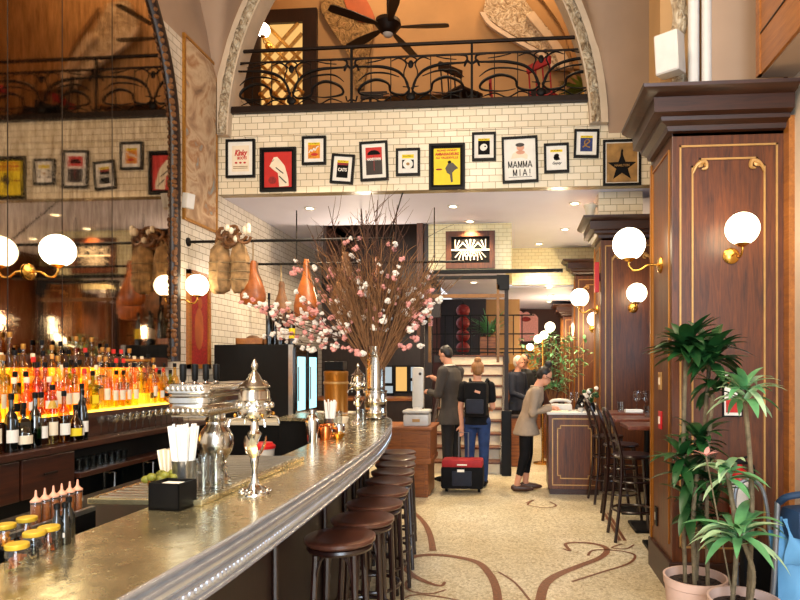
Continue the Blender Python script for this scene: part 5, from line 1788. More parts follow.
for i, (x, y, rz, lab) in enumerate(((1.06, 6.98, .1, 'dark high-backed stool right beside the host stand'), (1.08, 6.24, -.1, 'dark high-backed stool between the farthest and middle high tables'), (1.06, 5.52, .05, 'dark high-backed stool between the middle and nearest high tables'), (1.12, 4.98 - .12, -.05, 'dark high-backed stool nearest the near walnut pillar'))):
    if i == 0:
        b0.location = (x, y, 0)
        b0.rotation_euler = (0, 0, rz)
        b0['label'] = lab
    elif i < 3:
        dup(b0, (x, y, 0), rz, lab)
# glasses and settings on the high tables
gw = None
for x, y, k, lab in ((1.30, 6.55, 1.1, 'left of two wine glasses on the farthest high table'), (1.40, 6.58, 1.1, 'right of two wine glasses on the farthest high table'), (1.40, 5.20, 1.15, 'large wine glass on the nearest high table')):
    wine_glass((x, y, 1.06), lab, 'wine glasses on the high tables', k)
for x, y, lab in ((1.12, 6.5, 'clear water tumbler at the left of the farthest high table'), (1.26, 5.83, 'clear water tumbler on the middle high table'), (1.22, 5.2, 'clear water tumbler on the nearest high table'), (1.5, 5.85, 'second water tumbler further right on the middle high table')):
    tumbler((x, y, 1.06), lab, 'water glasses on the high tables', .036, .11)
for x, y, lab in ((1.25, 6.47, 'folded white napkin on the farthest high table'), (1.45, 5.76, 'folded white napkin on the middle high table'), (1.40, 5.08, 'folded white napkin on the nearest high table')):
    t = thing('folded_napkin', lab, 'napkin', (x, y, 1.06), 0, 'napkins on the high tables')
    MB().bx(-.09, .09, -.05, .05, 0, .03, .006).build('cloth', 'paper', t, smooth=False)
t = thing('bud_vase', 'small glass bud vase with dark green sprig on the nearest high table', 'vase', (1.34, 5.31, 1.06))
MB().lathe([(0, 0), (.03, 0), (.032, .06), (.014, .1), (.016, .16), (.012, .16), (.01, .1), (0, .01)], seg=16).build('vase_body', 'clear', t)
m = MB()
rr = random.Random(9)
for i in range(24):
    m.ball((rr.gauss(0, .045), rr.gauss(0, .03), .30 + rr.gauss(0, .05)), (.028, .02, .022), 6)
m.tube([(0, 0, .05), (0, 0, .3)], .004, 5)
m.build('sprig', 'leaf_dark', t)

# ================================================================== HOST STAND
hs = thing('host_stand', 'walnut host stand with gilt panel inlay and white top beside the writing woman', 'host stand', (.40, 7.28, 0))
W, Dp, Hh = .62, .46, .965
MB().bx(0, W, 0, Dp, .07, Hh, .006).build('cabinet', 'walnut', hs, smooth=False)
MB().bx(.02, W - .02, .03, Dp, 0, .07).build('plinth', 'walnut_x', hs, smooth=False)
MB().bx(-.015, W + .015, -.02, Dp + .02, Hh, Hh + .028, .005).build('marble_top', 'white_paint', hs, smooth=False)
g = MB()
rect_line(g, .05, W - .05, .12, Hh - .05, 0)
rect_line(g, .11, W - .11, .2, Hh - .13, 0, notch=.035)
g.build('gilt_inlay', 'gold_trim', hs, smooth=False)
MB().bx(.055, W - .055, -.002, .001, .125, Hh - .055).build('front_panel', 'walnut', hs, smooth=False)
TZ = Hh + .028
t = thing('white_telephone', 'rounded white telephone on the host stand beyond the writing hands', 'telephone', (.58, 7.60, TZ))
MB().bx(-.13, .13, -.08, .08, 0, .085, .03).build('body', 'white_plastic', t)
MB().tube(spline([(-.14, 0, .10), (-.09, 0, .125), (.05, 0, .125), (.12, 0, .10)], 5), .02, 10).build('handset', 'white_plastic', t)
MB().lathe([(0, .085), (.04, .085), (.035, .1), (0, .1)], seg=16).build('dial', 'black', t)
t = thing('tablet_on_stand', 'dark tablet tilted on a slim stand on the host stand', 'tablet', (.80, 7.50, TZ), R(-60))
MB().box((0, .02, .11), (.16, .012, .2), (R(-28), 0, 0), .003).build('screen', 'dark_glass', t)
MB().bx(-.05, .05, -.02, .09, 0, .012).tube([(0, .06, .01), (0, .03, .1)], .012, 8).build('stand', 'white_plastic', t)
t = thing('note_pad', 'open paper notebook under the woman\'s hands', 'notebook', (.53, 7.36, TZ))
MB().bx(-.10, .12, -.06, .08, 0, .012, .002).build('pages', 'cream_paper', t, smooth=False)
t = thing('white_cup', 'small white cup at the right of the host stand', 'cup', (.79, 7.34, TZ))
MB().lathe([(0, 0), (.025, 0), (.034, .05), (.031, .05), (0, .008)], seg=18).build('cup_body', 'white_plastic', t)
t = thing('flower_pot', 'small black pot with pale flowers at the right end of the host stand', 'flowers', (.93, 7.45, TZ))
MB().lathe([(0, 0), (.05, 0), (.06, .11), (.055, .11), (0, .09)], seg=18).build('pot', 'black', t)
m, m2 = MB(), MB()
rr = random.Random(6)
for i in range(16):
    q = (rr.gauss(0, .05), rr.gauss(0, .04), .16 + abs(rr.gauss(0, .07)))
    (m if i % 2 else m2).ball(q, (.028, .028, .024), 8)
    m2.tube([(0, 0, .1), q], .004, 5)
m.build('petals', 'white_petals', t)
m2.build('foliage', 'leaf_dark', t)
for x, yy, lab in ((.70, 7.66, 'clear stemmed glass at the back of the host stand, left of three'), (.78, 7.68, 'clear stemmed glass at the back of the host stand, middle of three'), (.86, 7.68, 'clear stemmed glass at the back of the host stand, right of three')):
    wine_glass((x, yy, TZ), lab, 'stemmed glasses on the host stand', 1.1)

# ================================================================== PEOPLE
def remeshed(m, voxel, smooth=3):
    bmesh.ops.recalc_face_normals(m.bm, faces=m.bm.faces)
    me = bpy.data.meshes.new('form')
    m.bm.to_mesh(me)
    m.bm.free()
    o = bpy.data.objects.new('form', me)
    COL.objects.link(o)
    r = o.modifiers.new('r', 'REMESH')
    r.mode = 'VOXEL'
    r.voxel_size = voxel
    s = o.modifiers.new('s', 'SMOOTH')
    s.iterations = smooth
    s.factor = .5
    dg = bpy.context.evaluated_depsgraph_get()
    me2 = bpy.data.meshes.new_from_object(o.evaluated_get(dg))
    bpy.data.objects.remove(o)
    me2.polygons.foreach_set('use_smooth', [True] * len(me2.polygons))
    return me2
def loft(m, secs, seg=18):
    """closed loft of horizontal ellipses (x, y, z, rx, ry)"""
    rings = []
    for (x, y, z, rx, ry) in secs:
        rings.append([m.bm.verts.new((x + rx * cos(2 * pi * k / seg), y + ry * sin(2 * pi * k / seg), z)) for k in range(seg)])
    for a, b in zip(rings, rings[1:]):
        for k in range(seg):
            m.bm.faces.new((a[k], a[(k + 1) % seg], b[(k + 1) % seg], b[k]))
    m.bm.faces.new(rings[0][::-1])
    m.bm.faces.new(rings[-1])
def limb(m, pts, rads, seg=12):
    P = [Vector(p) for p in pts]
    m.tube(P, rads, seg)
    for p, r in zip(P, rads):
        m.ball(p, r * .99, 12)
def person(loc, rz, label, J, opts):
    """figure faces -Y locally; J holds joint positions"""
    t = thing('person', label, 'person', loc, rz, opts.get('group'))
    g = lambda k: Vector(J[k])
    # --- body
    m = MB()
    pel, che, nk, hd = g('pelvis'), g('chest'), g('neck'), g('head')
    sw = abs(g('shL').x - g('shR').x) / 2
    k = opts.get('k', 1.0)
    w_ = (pel + che) / 2
    loft(m, [(pel.x, pel.y, pel.z - .10, .12 * k, .09 * k), (pel.x, pel.y, pel.z, .15 * k, .105 * k), (w_.x, w_.y, w_.z, .125 * k, .09 * k), (che.x, che.y, che.z, .15 * k, .105 * k), ((che.x + nk.x) / 2, (che.y + nk.y) / 2, (che.z + nk.z) / 2 + .02, sw * .85, .085 * k), (nk.x, nk.y, nk.z, .06 * k, .06 * k)])
    limb(m, [nk - Vector((0, 0, .03)), nk.lerp(hd, .5), hd], [.058 * k, .05 * k, .05 * k])
    tilt = (hd - nk).normalized()
    # skull, jaw, nose, ears
    f = opts.get('face', Vector((0, -1, 0)))
    f = Vector(f).normalized()
    side = Vector((0, 0, 1)).cross(f).normalized()
    upv = f.cross(side).normalized()
    upv = upv if upv.z > 0 else -upv
    m.ball(hd + upv * .03, (.075, .085, .09), 18)
    m.ball(hd + f * .03 - upv * .035, (.056, .06, .07), 16)
    m.ball(hd + f * .092 - upv * .012, (.012, .014, .02), 8)
    m.ball(hd + f * .072 - upv * .068, (.02, .016, .016), 8)
    for s in (1, -1):
        m.ball(hd + side * s * .077 - upv * .0, (.012, .02, .03), 8)
        m.ball(hd + f * .075 + side * s * .03 + upv * .03, (.022, .012, .008), 8)
    for s in 'LR':
        limb(m, [g('sh' + s), g('el' + s), g('wr' + s)], [.05 * k, .038 * k, .026 * k])
        limb(m, [g('hp' + s), g('kn' + s), g('an' + s)], [.082 * k, .056 * k, .036 * k])
        an = g('an' + s)
        ft = Vector(opts.get('foot', (0, -1, 0))).normalized()
        limb(m, [an - Vector((0, 0, .02)), an + ft * .09 - Vector((0, 0, .035)), an + ft * .15 - Vector((0, 0, .04))], [.036, .03, .022])
        # hand: palm and five bent fingers
        wr = g('wr' + s)
        d = (wr - g('el' + s)).normalized()
        if opts.get('hand' + s):
            d = Vector(opts['hand' + s]).normalized()
        up_ = Vector((0, 0, 1)) if abs(d.z) < .8 else Vector((0, -1, 0))
        sd = d.cross(up_).normalized()
        pn = sd.cross(d).normalized()
        pc = wr + d * .045
        limb(m, [wr, pc - d * .01, pc + d * .03], [.026, .033, .032])
        for i, (ln, off) in enumerate(((.062, -.027), (.072, -.009), (.068, .009), (.052, .026))):
            b = pc + d * .035 + sd * off
            a1 = b + d * ln * .5 - pn * .008
            a2 = a1 + d * ln * .32 - pn * .02
            a3 = a2 + d * ln * .12 - pn * .018
            m.tube([b, a1, a2, a3], [.0105, .0098, .009, .0075], 7)
        sg = -1 if s == 'L' else 1
        b = pc - d * .02 + sd * .028 * sg
        m.tube([b, b + sd * .026 * sg + d * .024 - pn * .012, b + sd * .032 * sg + d * .052 - pn * .022], [.0125, .0115, .009], 7)
    me = remeshed(m, .008, 2)
    linkmesh('body', me, 'skin', t)
    # --- eyes
    m = MB()
    for s in (1, -1):
        m.ball(hd + f * .083 + side * s * .03 + upv * .018, .0085, 8)
    m.build('eyes', 'black_ink', t)
    m = MB()
    m.ball(hd + f * .088 - upv * .048, (.019, .008, .006), 8)
    m.build('mouth', 'dark_red_ink', t)
    # --- hair
    m = MB()
    m.ball(hd - f * .022 + upv * .045, (.086, .088, .084), 16)
    m.ball(hd - f * .045 + upv * .0, (.07, .06, .075), 14)
    if opts.get('bun'):
        bo = Vector(opts['bun'])
        m.ball(hd + upv * bo.z - f * bo.y, (.05, .05, .045), 12)
        m.ball(hd + upv * (bo.z * .75) - f * (bo.y * .8), (.035, .035, .05), 10)
    # keep the face clear
    for v in m.bm.verts:
        q = v.co - hd
        if q.dot(f) > .035 and q.dot(upv) < .075:
            v.co -= f * (q.dot(f) - .03)
    linkmesh('hair', remeshed(m, .008, 3), opts['hair'], t)
    if opts.get('glasses'):
        m = MB()
        for s in (1, -1):
            c0 = hd + f * .098 + side * s * .032 + upv * .016
            m.tube([c0 + side * .024 * cos(a) + upv * .018 * sin(a) for a in [2 * pi * i / 16 for i in range(16)]], .0035, 5, closed=True)
            m.tube([c0 + side * s * .024, hd + side * s * .08 + upv * .012], .003, 5)
        m.build('glasses', 'black', t)
    # --- upper clothing
    def upper(name, mat_, grow, hem, sleeve, neck=True, flare=1.0):
        m = MB()
        gk = grow
        hz = hem
        loft(m, [(pel.x, pel.y, hz, (.165 * flare) * k + gk, (.125 * flare) * k + gk), (pel.x, pel.y, pel.z + .02, .15 * k + gk, .11 * k + gk), (w_.x, w_.y, w_.z, .13 * k + gk, .098 * k + gk), (che.x, che.y, che.z, .155 * k + gk, .112 * k + gk), ((che.x + nk.x) / 2, (che.y + nk.y) / 2, (che.z + nk.z) / 2 + .02, sw * .92, .09 * k + gk), (nk.x, nk.y, nk.z - .005, .062 * k + gk, .062 * k + gk)])
        for s in 'LR':
            a, b, c = g('sh' + s), g('el' + s), g('wr' + s)
            if sleeve == 'long':
                limb(m, [a, b, b.lerp(c, .88)], [.056 * k + gk, .044 * k + gk, .034 * k + gk])
            else:
                limb(m, [a, a.lerp(b, .6)], [.056 * k + gk, .05 * k + gk])
        return linkmesh(name, remeshed(m, .012, 4), mat_, t)
    upper(opts['top'][0], opts['top'][1], opts.get('grow', .014), opts['hem'], opts.get('sleeve', 'long'), flare=opts.get('flare', 1.0))
    if opts['top'][0] in ('suit_jacket', 'blazer'):
        cc = nk + Vector((0, 0, -.015))
        MB().tube([cc + Vector((.072 * k * cos(a), .072 * k * sin(a), .012 * sin(a))) for a in [2 * pi * i / 20 for i in range(20)]], .016, 8, closed=True).build('collar', opts['top'][1], t)
        if opts['top'][0] == 'suit_jacket':
            MB().tube([cc + Vector((.06 * k * cos(a), .06 * k * sin(a), .022)) for a in [2 * pi * i / 20 for i in range(20)]], .012, 8, closed=True).build('shirt_collar', 'paper', t)
    if opts.get('under'):
        m = MB()
        m.ball(che + Vector((0, -.085, .02)), (.05, .05, .11), 12)
        m.build(opts['under'][0], opts['under'][1], t)
    # --- trousers and shoes
    m = MB()
    loft(m, [(pel.x, pel.y, pel.z - .12, .15 * k, .115 * k), (pel.x, pel.y, pel.z - .02, .158 * k, .118 * k), (pel.x, pel.y, pel.z + .06, .15 * k, .11 * k)])
    for s in 'LR':
        a, b, c = g('hp' + s), g('kn' + s), g('an' + s)
        end = b.lerp(c, 1 - opts.get('cuff', .0) / max(.1, (c - b).length))
        limb(m, [a, b, b.lerp(end, .96)], [.095 * k, .068 * k, opts.get('cuffr', .055) * k])
    linkmesh(opts['legs'][0], remeshed(m, .012, 3), opts['legs'][1], t)
    for s in 'LR':
        m = MB()
        an = g('an' + s)
        ft = Vector(opts.get('foot', (0, -1, 0))).normalized()
        limb(m, [an + Vector((0, 0, -.035)) - ft * .03, an + ft * .05 - Vector((0, 0, .036)), an + ft * .13 - Vector((0, 0, .042)), an + ft * .19 - Vector((0, 0, .046))], [.044, .042, .038, .022])
        for v in m.bm.verts:
            if v.co.z < 0.002:
                v.co.z = 0.002
        linkmesh('shoe', remeshed(m, .009, 2), opts['shoe'], t)
    return t
# woman in the taupe blazer writing at the host stand
person((.16, 7.50, 0), R(90), 'person in a taupe blazer and black trousers leaning over the host stand to write', dict(
    pelvis=(0, .02, .84), chest=(0, -.07, 1.13), neck=(0, -.115, 1.30), head=(0, -.20, 1.42),
    shL=(.165, -.09, 1.235), shR=(-.165, -.09, 1.235), elL=(.20, -.08, .99), elR=(-.21, -.05, .98), wrL=(.08, -.30, 1.035), wrR=(-.09, -.28, 1.035),
    hpL=(.085, .02, .80), hpR=(-.085, .02, .80), knL=(.08, .0, .45), knR=(-.08, .04, .45), anL=(.08, .03, .085), anR=(-.08, .14, .085)), dict(
    hair='hair_dark', bun=(0, .03, .16), glasses=True, top=('blazer', 'blazer'), hem=.70, flare=1.28, under=('black_top', 'leather_black'), legs=('trousers', 'leather_black'),
    cuff=.12, cuffr=.045, shoe='shoe', face=(0, -.86, -.5), handL=(-.3, -1, -.15), handR=(.3, -1, -.15)))
# man in the charcoal suit jacket
mp = atY(452, 484, 8.0)
person((mp.x, 8.0, 0), R(-115), 'person with short dark hair in a charcoal suit jacket, standing with back half turned', dict(
    pelvis=(0, 0, .98), chest=(0, -.02, 1.36), neck=(0, -.04, 1.55), head=(0, -.10, 1.70),
    shL=(.205, -.01, 1.48), shR=(-.205, -.01, 1.48), elL=(.25, -.06, 1.18), elR=(-.26, -.08, 1.2), wrL=(.10, -.30, 1.20), wrR=(-.12, -.32, 1.36),
    hpL=(.095, 0, .93), hpR=(-.095, 0, .93), knL=(.10, -.01, .5), knR=(-.10, -.01, .5), anL=(.11, .0, .085), anR=(-.11, .02, .085)), dict(
    hair='hair_dark', top=('suit_jacket', 'suit'), k=1.12, hem=.78, flare=1.3, legs=('trousers', 'trouser'), shoe='leather_black', face=(0, -.9, -.35)))
# woman with the backpack and roller bag
wp = atY(477, 488, 7.72)
person((wp.x, 7.72, 0), R(172), 'person with blond bun, black t-shirt and jeans, seen from behind with a backpack', dict(
    pelvis=(0, 0, .88), chest=(0, -.0, 1.19), neck=(0, -.01, 1.36), head=(0, -.03, 1.49),
    shL=(.17, 0, 1.29), shR=(-.17, 0, 1.29), elL=(.21, .03, 1.02), elR=(-.20, -.02, 1.02), wrL=(.19, .06, .79), wrR=(-.12, -.2, .98),
    hpL=(.09, 0, .84), hpR=(-.09, 0, .84), knL=(.10, -.02, .46), knR=(-.09, -.01, .46), anL=(.11, .0, .085), anR=(-.09, .02, .085)), dict(
    hair='hair_blond', bun=(0, .05, .13), top=('t_shirt', 'leather_black'), sleeve='short', hem=.80, legs=('jeans', 'jeans'), shoe='leather_black', face=(.35, -1, -.1), handL=(0, .05, -1)))
bp = thing('backpack', 'black backpack worn by the person with the blond bun', 'backpack', (wp.x + .01, 7.72 - .20, .92), R(-8))
MB().bx(-.145, .145, -.10, .075, 0, .43, .05).build('main_bag', 'leather_black', bp)
MB().bx(-.11, .11, -.14, -.095, .04, .22, .02).build('front_pocket', 'navy', bp)
MB().box((.03, -.104, .31), (.07, .006, .03), (0, .3, 0)).build('small_patch', 'skin_ink', bp, smooth=False)
for s in (1, -1):
    MB().tube(spline([(s * .1, .07, .42), (s * .115, .14, .46), (s * .12, .26, .36), (s * .12, .27, .2)], 5), .016, 8).build('strap', 'leather_black', bp)
sp_ = atY(463, 491, 7.38)
sc_ = thing('rolling_bag', 'black rolling duffel bag with a red top and raised handle', 'luggage', (sp_.x, 7.36, 0))
MB().bx(-.26, .26, -.13, .15, .055, .33, .035).build('bag_body', 'leather_black', sc_)
MB().bx(-.25, .25, -.125, .145, .31, .41, .03).build('red_top', 'red_fabric', sc_)
MB().bx(-.12, .12, -.15, -.125, .10, .28, .012).build('front_pocket', 'navy', sc_)
MB().bx(-.055, .03, -.155, -.149, .27, .30).build('white_tag', 'paper', sc_, smooth=False)
MB().bx(-.06, .06, -.136, -.124, .345, .36, .003).build('zip_flash', 'paper', sc_, smooth=False)
for s in (1, -1):
    MB().lathe([(0, -.015), (.045, -.015), (.045, .015), (0, .015)], (s * .2, .0, .045), 16, (0, R(90), 0)).build('wheel', 'black', sc_)
m = MB()
m.tube([(-.06, .11, .38), (-.06, .11, .72), (.06, .11, .72), (.06, .11, .38)], .009, 8)
m.build('pull_handle', 'grey_metal', sc_)
# staff further back
def staff(px_, Y, rz, label, hair, top_, hh=1.0):
    q = atY(px_, 420, Y)
    person((q.x, Y, 0), rz, label, dict(
        pelvis=(0, 0, .94 * hh), chest=(0, 0, 1.28 * hh), neck=(0, -.01, 1.46 * hh), head=(0, -.04, 1.60 * hh),
        shL=(.19, 0, 1.39 * hh), shR=(-.19, 0, 1.39 * hh), elL=(.23, -.04, 1.1 * hh), elR=(-.23, -.04, 1.1 * hh), wrL=(.15, -.24, 1.02), wrR=(-.15, -.24, 1.02),
        hpL=(.09, 0, .9 * hh), hpR=(-.09, 0, .9 * hh), knL=(.09, 0, .48), knR=(-.09, 0, .48), anL=(.1, 0, .085), anR=(-.1, 0, .085)), dict(
        hair=hair, top=('dark_jacket', top_), hem=.8, flare=1.25, legs=('trousers', 'trouser'), shoe='leather_black', face=(0, -1, -.1)))
staff(517, 10.2, R(60), 'person with pale hair in navy, standing in the distance left of another', 'cream_paper', 'navy', 1.0)
staff(525, 10.9, R(-20), 'person with dark hair in black, standing farthest back behind the writing woman', 'hair_dark', 'trouser', 1.03)

# ================================================================== KIOSK AND SCALE
kx = thing('wooden_kiosk', 'stepped brown wooden kiosk beyond the bar end carrying the white scale', 'kiosk', (-1.62, 6.95, 0))
MB().bx(.0, .60, .05, .62, .0, .40, .006).build('lower_cabinet', 'red_wood', kx, smooth=False)
MB().bx(-.06, .64, 0, .66, .40, .46, .008).build('middle_ledge', 'red_wood', kx, smooth=False)
MB().bx(-.03, .63, .02, .64, .46, .80, .006).build('upper_cabinet', 'red_wood', kx, smooth=False)
MB().bx(-.06, .66, -.02, .66, .80, .835, .006).build('top_board', 'red_wood', kx, smooth=False)
m = MB()
m.bx(.02, .28, .013, .021, .50, .76).bx(.33, .60, .013, .021, .50, .76).bx(.04, .56, .04, .052, .06, .35)
m.build('door_panel', 'red_wood', kx, smooth=False)
q = atY(417, 428, 7.15)
st = thing('counter_scale', 'white counter scale with tall rounded column on the wooden kiosk', 'scale', (q.x, 7.18, .835))
MB().bx(-.15, .15, -.13, .13, 0, .14, .02).build('base', 'white_plastic', st)
MB().bx(-.16, .16, -.14, .14, .15, .19, .02).build('platform', 'white_plastic', st)
MB().bx(-.055, .055, -.045, .045, .16, .215, .02).bx(-.07, .07, .02, .09, .20, .70, .03).build('column', 'white_plastic', st)
m = MB().lathe([(0, 0), (.018, 0), (.018, .006), (0, .008)], (.03, .018, .62), 14, (R(90), 0, 0))
m.build('badge', 'dark_wood', st)
MB().bx(-.04, .05, -.134, -.128, .05, .085).build('name_plate', 'gold_trim', st, smooth=False)

# ================================================================== STAIR
stp = thing('staircase', 'wooden staircase with pale risers climbing behind the two travellers', 'staircase', (-1.24, 8.6, 0))
SWd = 1.02
for i in range(10):
    z, y = i * .175, i * .26
    MB().bx(0, SWd, y + .02, y + .05, z, z + .145).build('riser', 'cream_paper', stp, smooth=False)
    MB().bx(-.02, SWd + .02, y - .02, y + .27, z + .145, z + .175, .006).build('tread', 'walnut', stp, smooth=False)
for x in (-.05, SWd + .01):
    m = MB().prism([(-.02, 0), (.3, 0), (2.7, 1.6), (2.7, 1.80), (2.4, 1.80), (-.02, .2)], x, x + .04, 'yz')
    m.build('stringer', 'dark_wood', stp, smooth=False)
MB().bx(-.28, 1.12, 2.6, 4.2, 1.62, 1.75).build('landing', 'dark_wood', stp, smooth=False)
gt = thing('stair_gantry', 'black and brass metal frame with posts and bars standing around the stair foot', 'metal frame', (-1.24, 8.52, 0))
for x in (-.08, SWd + .10):
    MB().bx(x - .028, x + .028, -.03, .03, 0, 2.82).build('post', 'bronze', gt, smooth=False)
for x in (.03, SWd - .02):
    MB().bx(x - .02, x + .02, -.05, -.01, 1.6, 2.70).build('inner_post', 'dull_brass', gt, smooth=False)
MB().bx(-.115, SWd + .135, -.04, .04, 2.79, 2.83).build('top_beam', 'black', gt, smooth=False)
MB().bx(-.05, SWd + .07, -.04, .0, 2.52, 2.57).build('crossbar', 'dull_brass', gt, smooth=False)
MB().bx(SWd + .03, SWd + .17, -.07, .07, 0, .92, .01).build('newel_post', 'black', gt, smooth=False)
MB().bx(SWd - .04, SWd + .14, -.05, .0, 2.62, 2.84, .01).build('bracket_block', 'black', gt, smooth=False)
lr = thing('landing_railing', 'black metal railing of bars along the top of the stairs', 'railing', (-1.24, 11.25, 1.75))
m = MB()
for i in range(12):
    m.bx(-.4 + i * .16, -.38 + i * .16, -.01, .01, 0, .75)
for z in (.05, .12, .4, .75):
    m.bx(-.45, 1.6, -.012, .012, z - .012, z + .012)
m.build('bars', 'iron', lr, smooth=False)
sbox('wall_landing', 'plaster_tan', -.95, .1, 12.9, 13.0, 1.6, 2.98)
sbox('wall_landing', 'dark_wood', -1.6, -.62, 12.8, 12.9, 1.6, 2.98)
q = atY(463, 330, 12.0)
rl = thing('paper_lantern_stack', 'stack of reddish round lanterns glimpsed behind the stair railing', 'lanterns', (q.x, 12.0, 1.75))
m = MB()
for i in range(4):
    m.ball((0, 0, .16 + i * .25), (.14, .14, .13), 14)
m.build('lantern_globes', 'dark_red_ink', rl)
MB().tube([(0, 0, 0), (0, 0, 1.1)], .02, 8).build('stem', 'black', rl)
def leaf(m, base, d, L, w, droop, n=7, fold=.25):
    base, d = Vector(base), Vector(d).normalized()
    sd = d.cross(Vector((0, 0, 1)))
    if sd.length < .05:
        sd = Vector((1, 0, 0))
    sd.normalize()
    rows = []
    p = base.copy()
    for i in range(n + 1):
        f = i / n
        wv = w * (sin(pi * min(1, .12 + f * .88)) ** .8) * (1.05 - .3 * f)
        up_ = sd.cross(d).normalized()
        rows.append([p - sd * wv + up_ * wv * fold, p.copy(), p + sd * wv + up_ * wv * fold])
        d = (d + Vector((0, 0, -droop / n))).normalized()
        p = p + d * (L / n)
    m.strip(rows)
q = atY(489, 352, 11.5)
pp = thing('potted_palm', 'green palm in a brown box planter on the stair landing', 'potted plant', (q.x, 11.55, 1.75))
MB().bx(-.17, .17, -.15, .15, 0, .36, .01).build('planter', 'red_wood', pp, smooth=False)
m = MB()
rr = random.Random(3)
for i in range(46):
    a = rr.uniform(0, 2 * pi)
    leaf(m, (0, 0, .36), (cos(a) * .7, sin(a) * .5, rr.uniform(.5, 1.6)), rr.uniform(.4, .75), .022, rr.uniform(.6, 1.6))
m.build('fronds', 'leaf_light', pp)
# far left under the soffit: dark cabinet wall with small lit panes
for i, (x0, y0_, x1, y1_) in enumerate(((384, 367, 392, 383), (396, 367, 407, 391), (411, 367, 420, 378), (411, 381, 420, 391), (384, 386, 393, 393))):
    a, b = atY(x0, y1_, 11.19), atY(x1, y0_, 11.19)
    w_ = bpy.data.objects.new('window_%d' % (i + 1), None)
    COL.objects.link(w_)
    struct(w_)
    w_.location = ((a.x + b.x) / 2, 11.2, (a.z + b.z) / 2)
    hw, hh = (b.x - a.x) / 2, (b.z - a.z) / 2
    MB().bx(-hw, hw, -.02, 0, -hh, hh).build('pane', 'lit_window' if i != 1 else 'warm_window', w_, smooth=False)
    MB().bx(-hw - .03, -hw, -.03, 0, -hh - .03, hh + .03).bx(hw, hw + .03, -.03, 0, -hh - .03, hh + .03).bx(-hw, hw, -.03, 0, hh, hh + .03).bx(-hw, hw, -.03, 0, -hh - .03, -hh).build('frame', 'black', w_, smooth=False)
bc = thing('low_rear_counter', 'dark counter with brown wooden top in front of the rear windows', 'counter', (-2.6, 10.2, 0))
MB().bx(-.9, .9, 0, .6, 0, .95).build('counter_body', 'dark_wood', bc, smooth=False)
MB().bx(-.95, .95, -.04, .62, .95, 1.0, .006).build('worktop', 'red_wood', bc, smooth=False)
# distant dining end: shell hood, globe cluster in greenery
q = atY(520, 322, 14.6)
sh = thing('scalloped_hood', 'pale pink scalloped plaster hood high on the far wall', 'wall hood', (q.x, 15.18, q.z - .15))
m = MB()
poly = [(-.45, -.3)] + [(-.45 + .9 * i / 40, .28 + .12 * sin(pi * i / 40) + .05 * abs(sin(pi * i / 8))) for i in range(41)] + [(.45, -.3)]
m.prism(poly, -.25, 0).build('hood', 'pink', sh, angle=30)
m = MB().ball((-.2, -.27, .2), (.12, .04, .06), 10).ball((.15, -.27, .24), (.12, .04, .06), 10)
m.build('red_flowers', 'dark_red_ink', sh)
bd = thing('tall_sideboard', 'brown shelved sideboard below the pink hood on the far wall', 'sideboard', (q.x, 15.0, 0))
MB().bx(-.5, .5, -.25, .15, 0, 2.0).build('carcass', 'red_wood', bd, smooth=False)
for z in (1.2, 1.55, 1.9):
    MB().bx(-.45, .45, -.27, -.25, z - .1, z + .15).build('shelf_opening', 'gold_frame', bd, smooth=False)
q = atY(543, 345, 9.5)
gc = thing('globe_lamp_tree', 'standing lamp with a cluster of small white globes beside leafy branches', 'lamp', (q.x, 9.6, 0))
MB().lathe([(0, 0), (.15, 0), (.15, .02), (.03, .04), (.02, .1), (.015, 2.0)], seg=16).build('stand', 'brass', gc)
for (x, y, r_) in ((550, 327, 5), (544, 335, 4), (538, 339, 4), (530, 347, 3.5)):
    e = atY(x, y, 9.55)
    MB().ball((e.x - q.x, -.05, e.z), r_ * 9.6 / 600, 16).build('globe', 'globe', gc)
    MB().tube([(e.x - q.x, -.05, e.z), (0, 0, e.z - .1)], .008, 6).build('arm', 'brass', gc)
lt_ = thing('leafy_branches', 'tall yellow-green leafy branches in a floor urn behind the writing woman', 'plant', (q.x + .2, 10.2, 0))
MB().lathe([(0, 0), (.16, 0), (.2, .3), (.14, .7), (.16, .8), (.13, .8), (0, .7)], seg=20).build('urn', 'red_wood', lt_)
m, m2 = MB(), MB()
for i in range(40):
    a = rr.uniform(-1, 1)
    P = [Vector((0, 0, .8))]
    d = Vector((a * .35, rr.uniform(-.2, .2), 1)).normalized()
    for k in range(6):
        d = (d + Vector((rr.uniform(-.2, .2), rr.uniform(-.2, .2), 0))).normalized()
        P.append(P[-1] + d * rr.uniform(.17, .25))
    m2.tube(P, .006, 5)
    for k in range(2, 7):
        for s in range(2):
            leaf(m, P[k], (rr.uniform(-1, 1), rr.uniform(-1, 1), rr.uniform(-.2, .8)), .13, .03, .6, 4)
m.build('leaves', 'leaf_light', lt_)
m2.build('branches', 'dry_grass', lt_)
t = thing('small_side_table', 'dark red chair-height cabinet beside the stair newel in the distance', 'cabinet', (-.04, 9.4, 0))
MB().bx(-.12, .25, -.15, .15, 0, .75, .01).build('cabinet_body', 'red_wood', t, smooth=False)
MB().bx(-.14, .27, -.17, .17, .75, .78).build('top', 'dark_wood', t, smooth=False)
# red sign plate on the second pillar
q = atX(598, 277, 1.05)
t = thing('red_wall_sign', 'upright red sign projecting from the aisle side of the second pillar', 'sign', (1.062, 7.62, 2.66))
MB().bx(-.07, -.012, -.02, .02, -.19, .19, .008).build('sign_box', 'red_plastic', t, smooth=False)
MB().bx(-.012, 0, -.02, .02, -.05, .05).build('bracket', 'black', t, smooth=False)
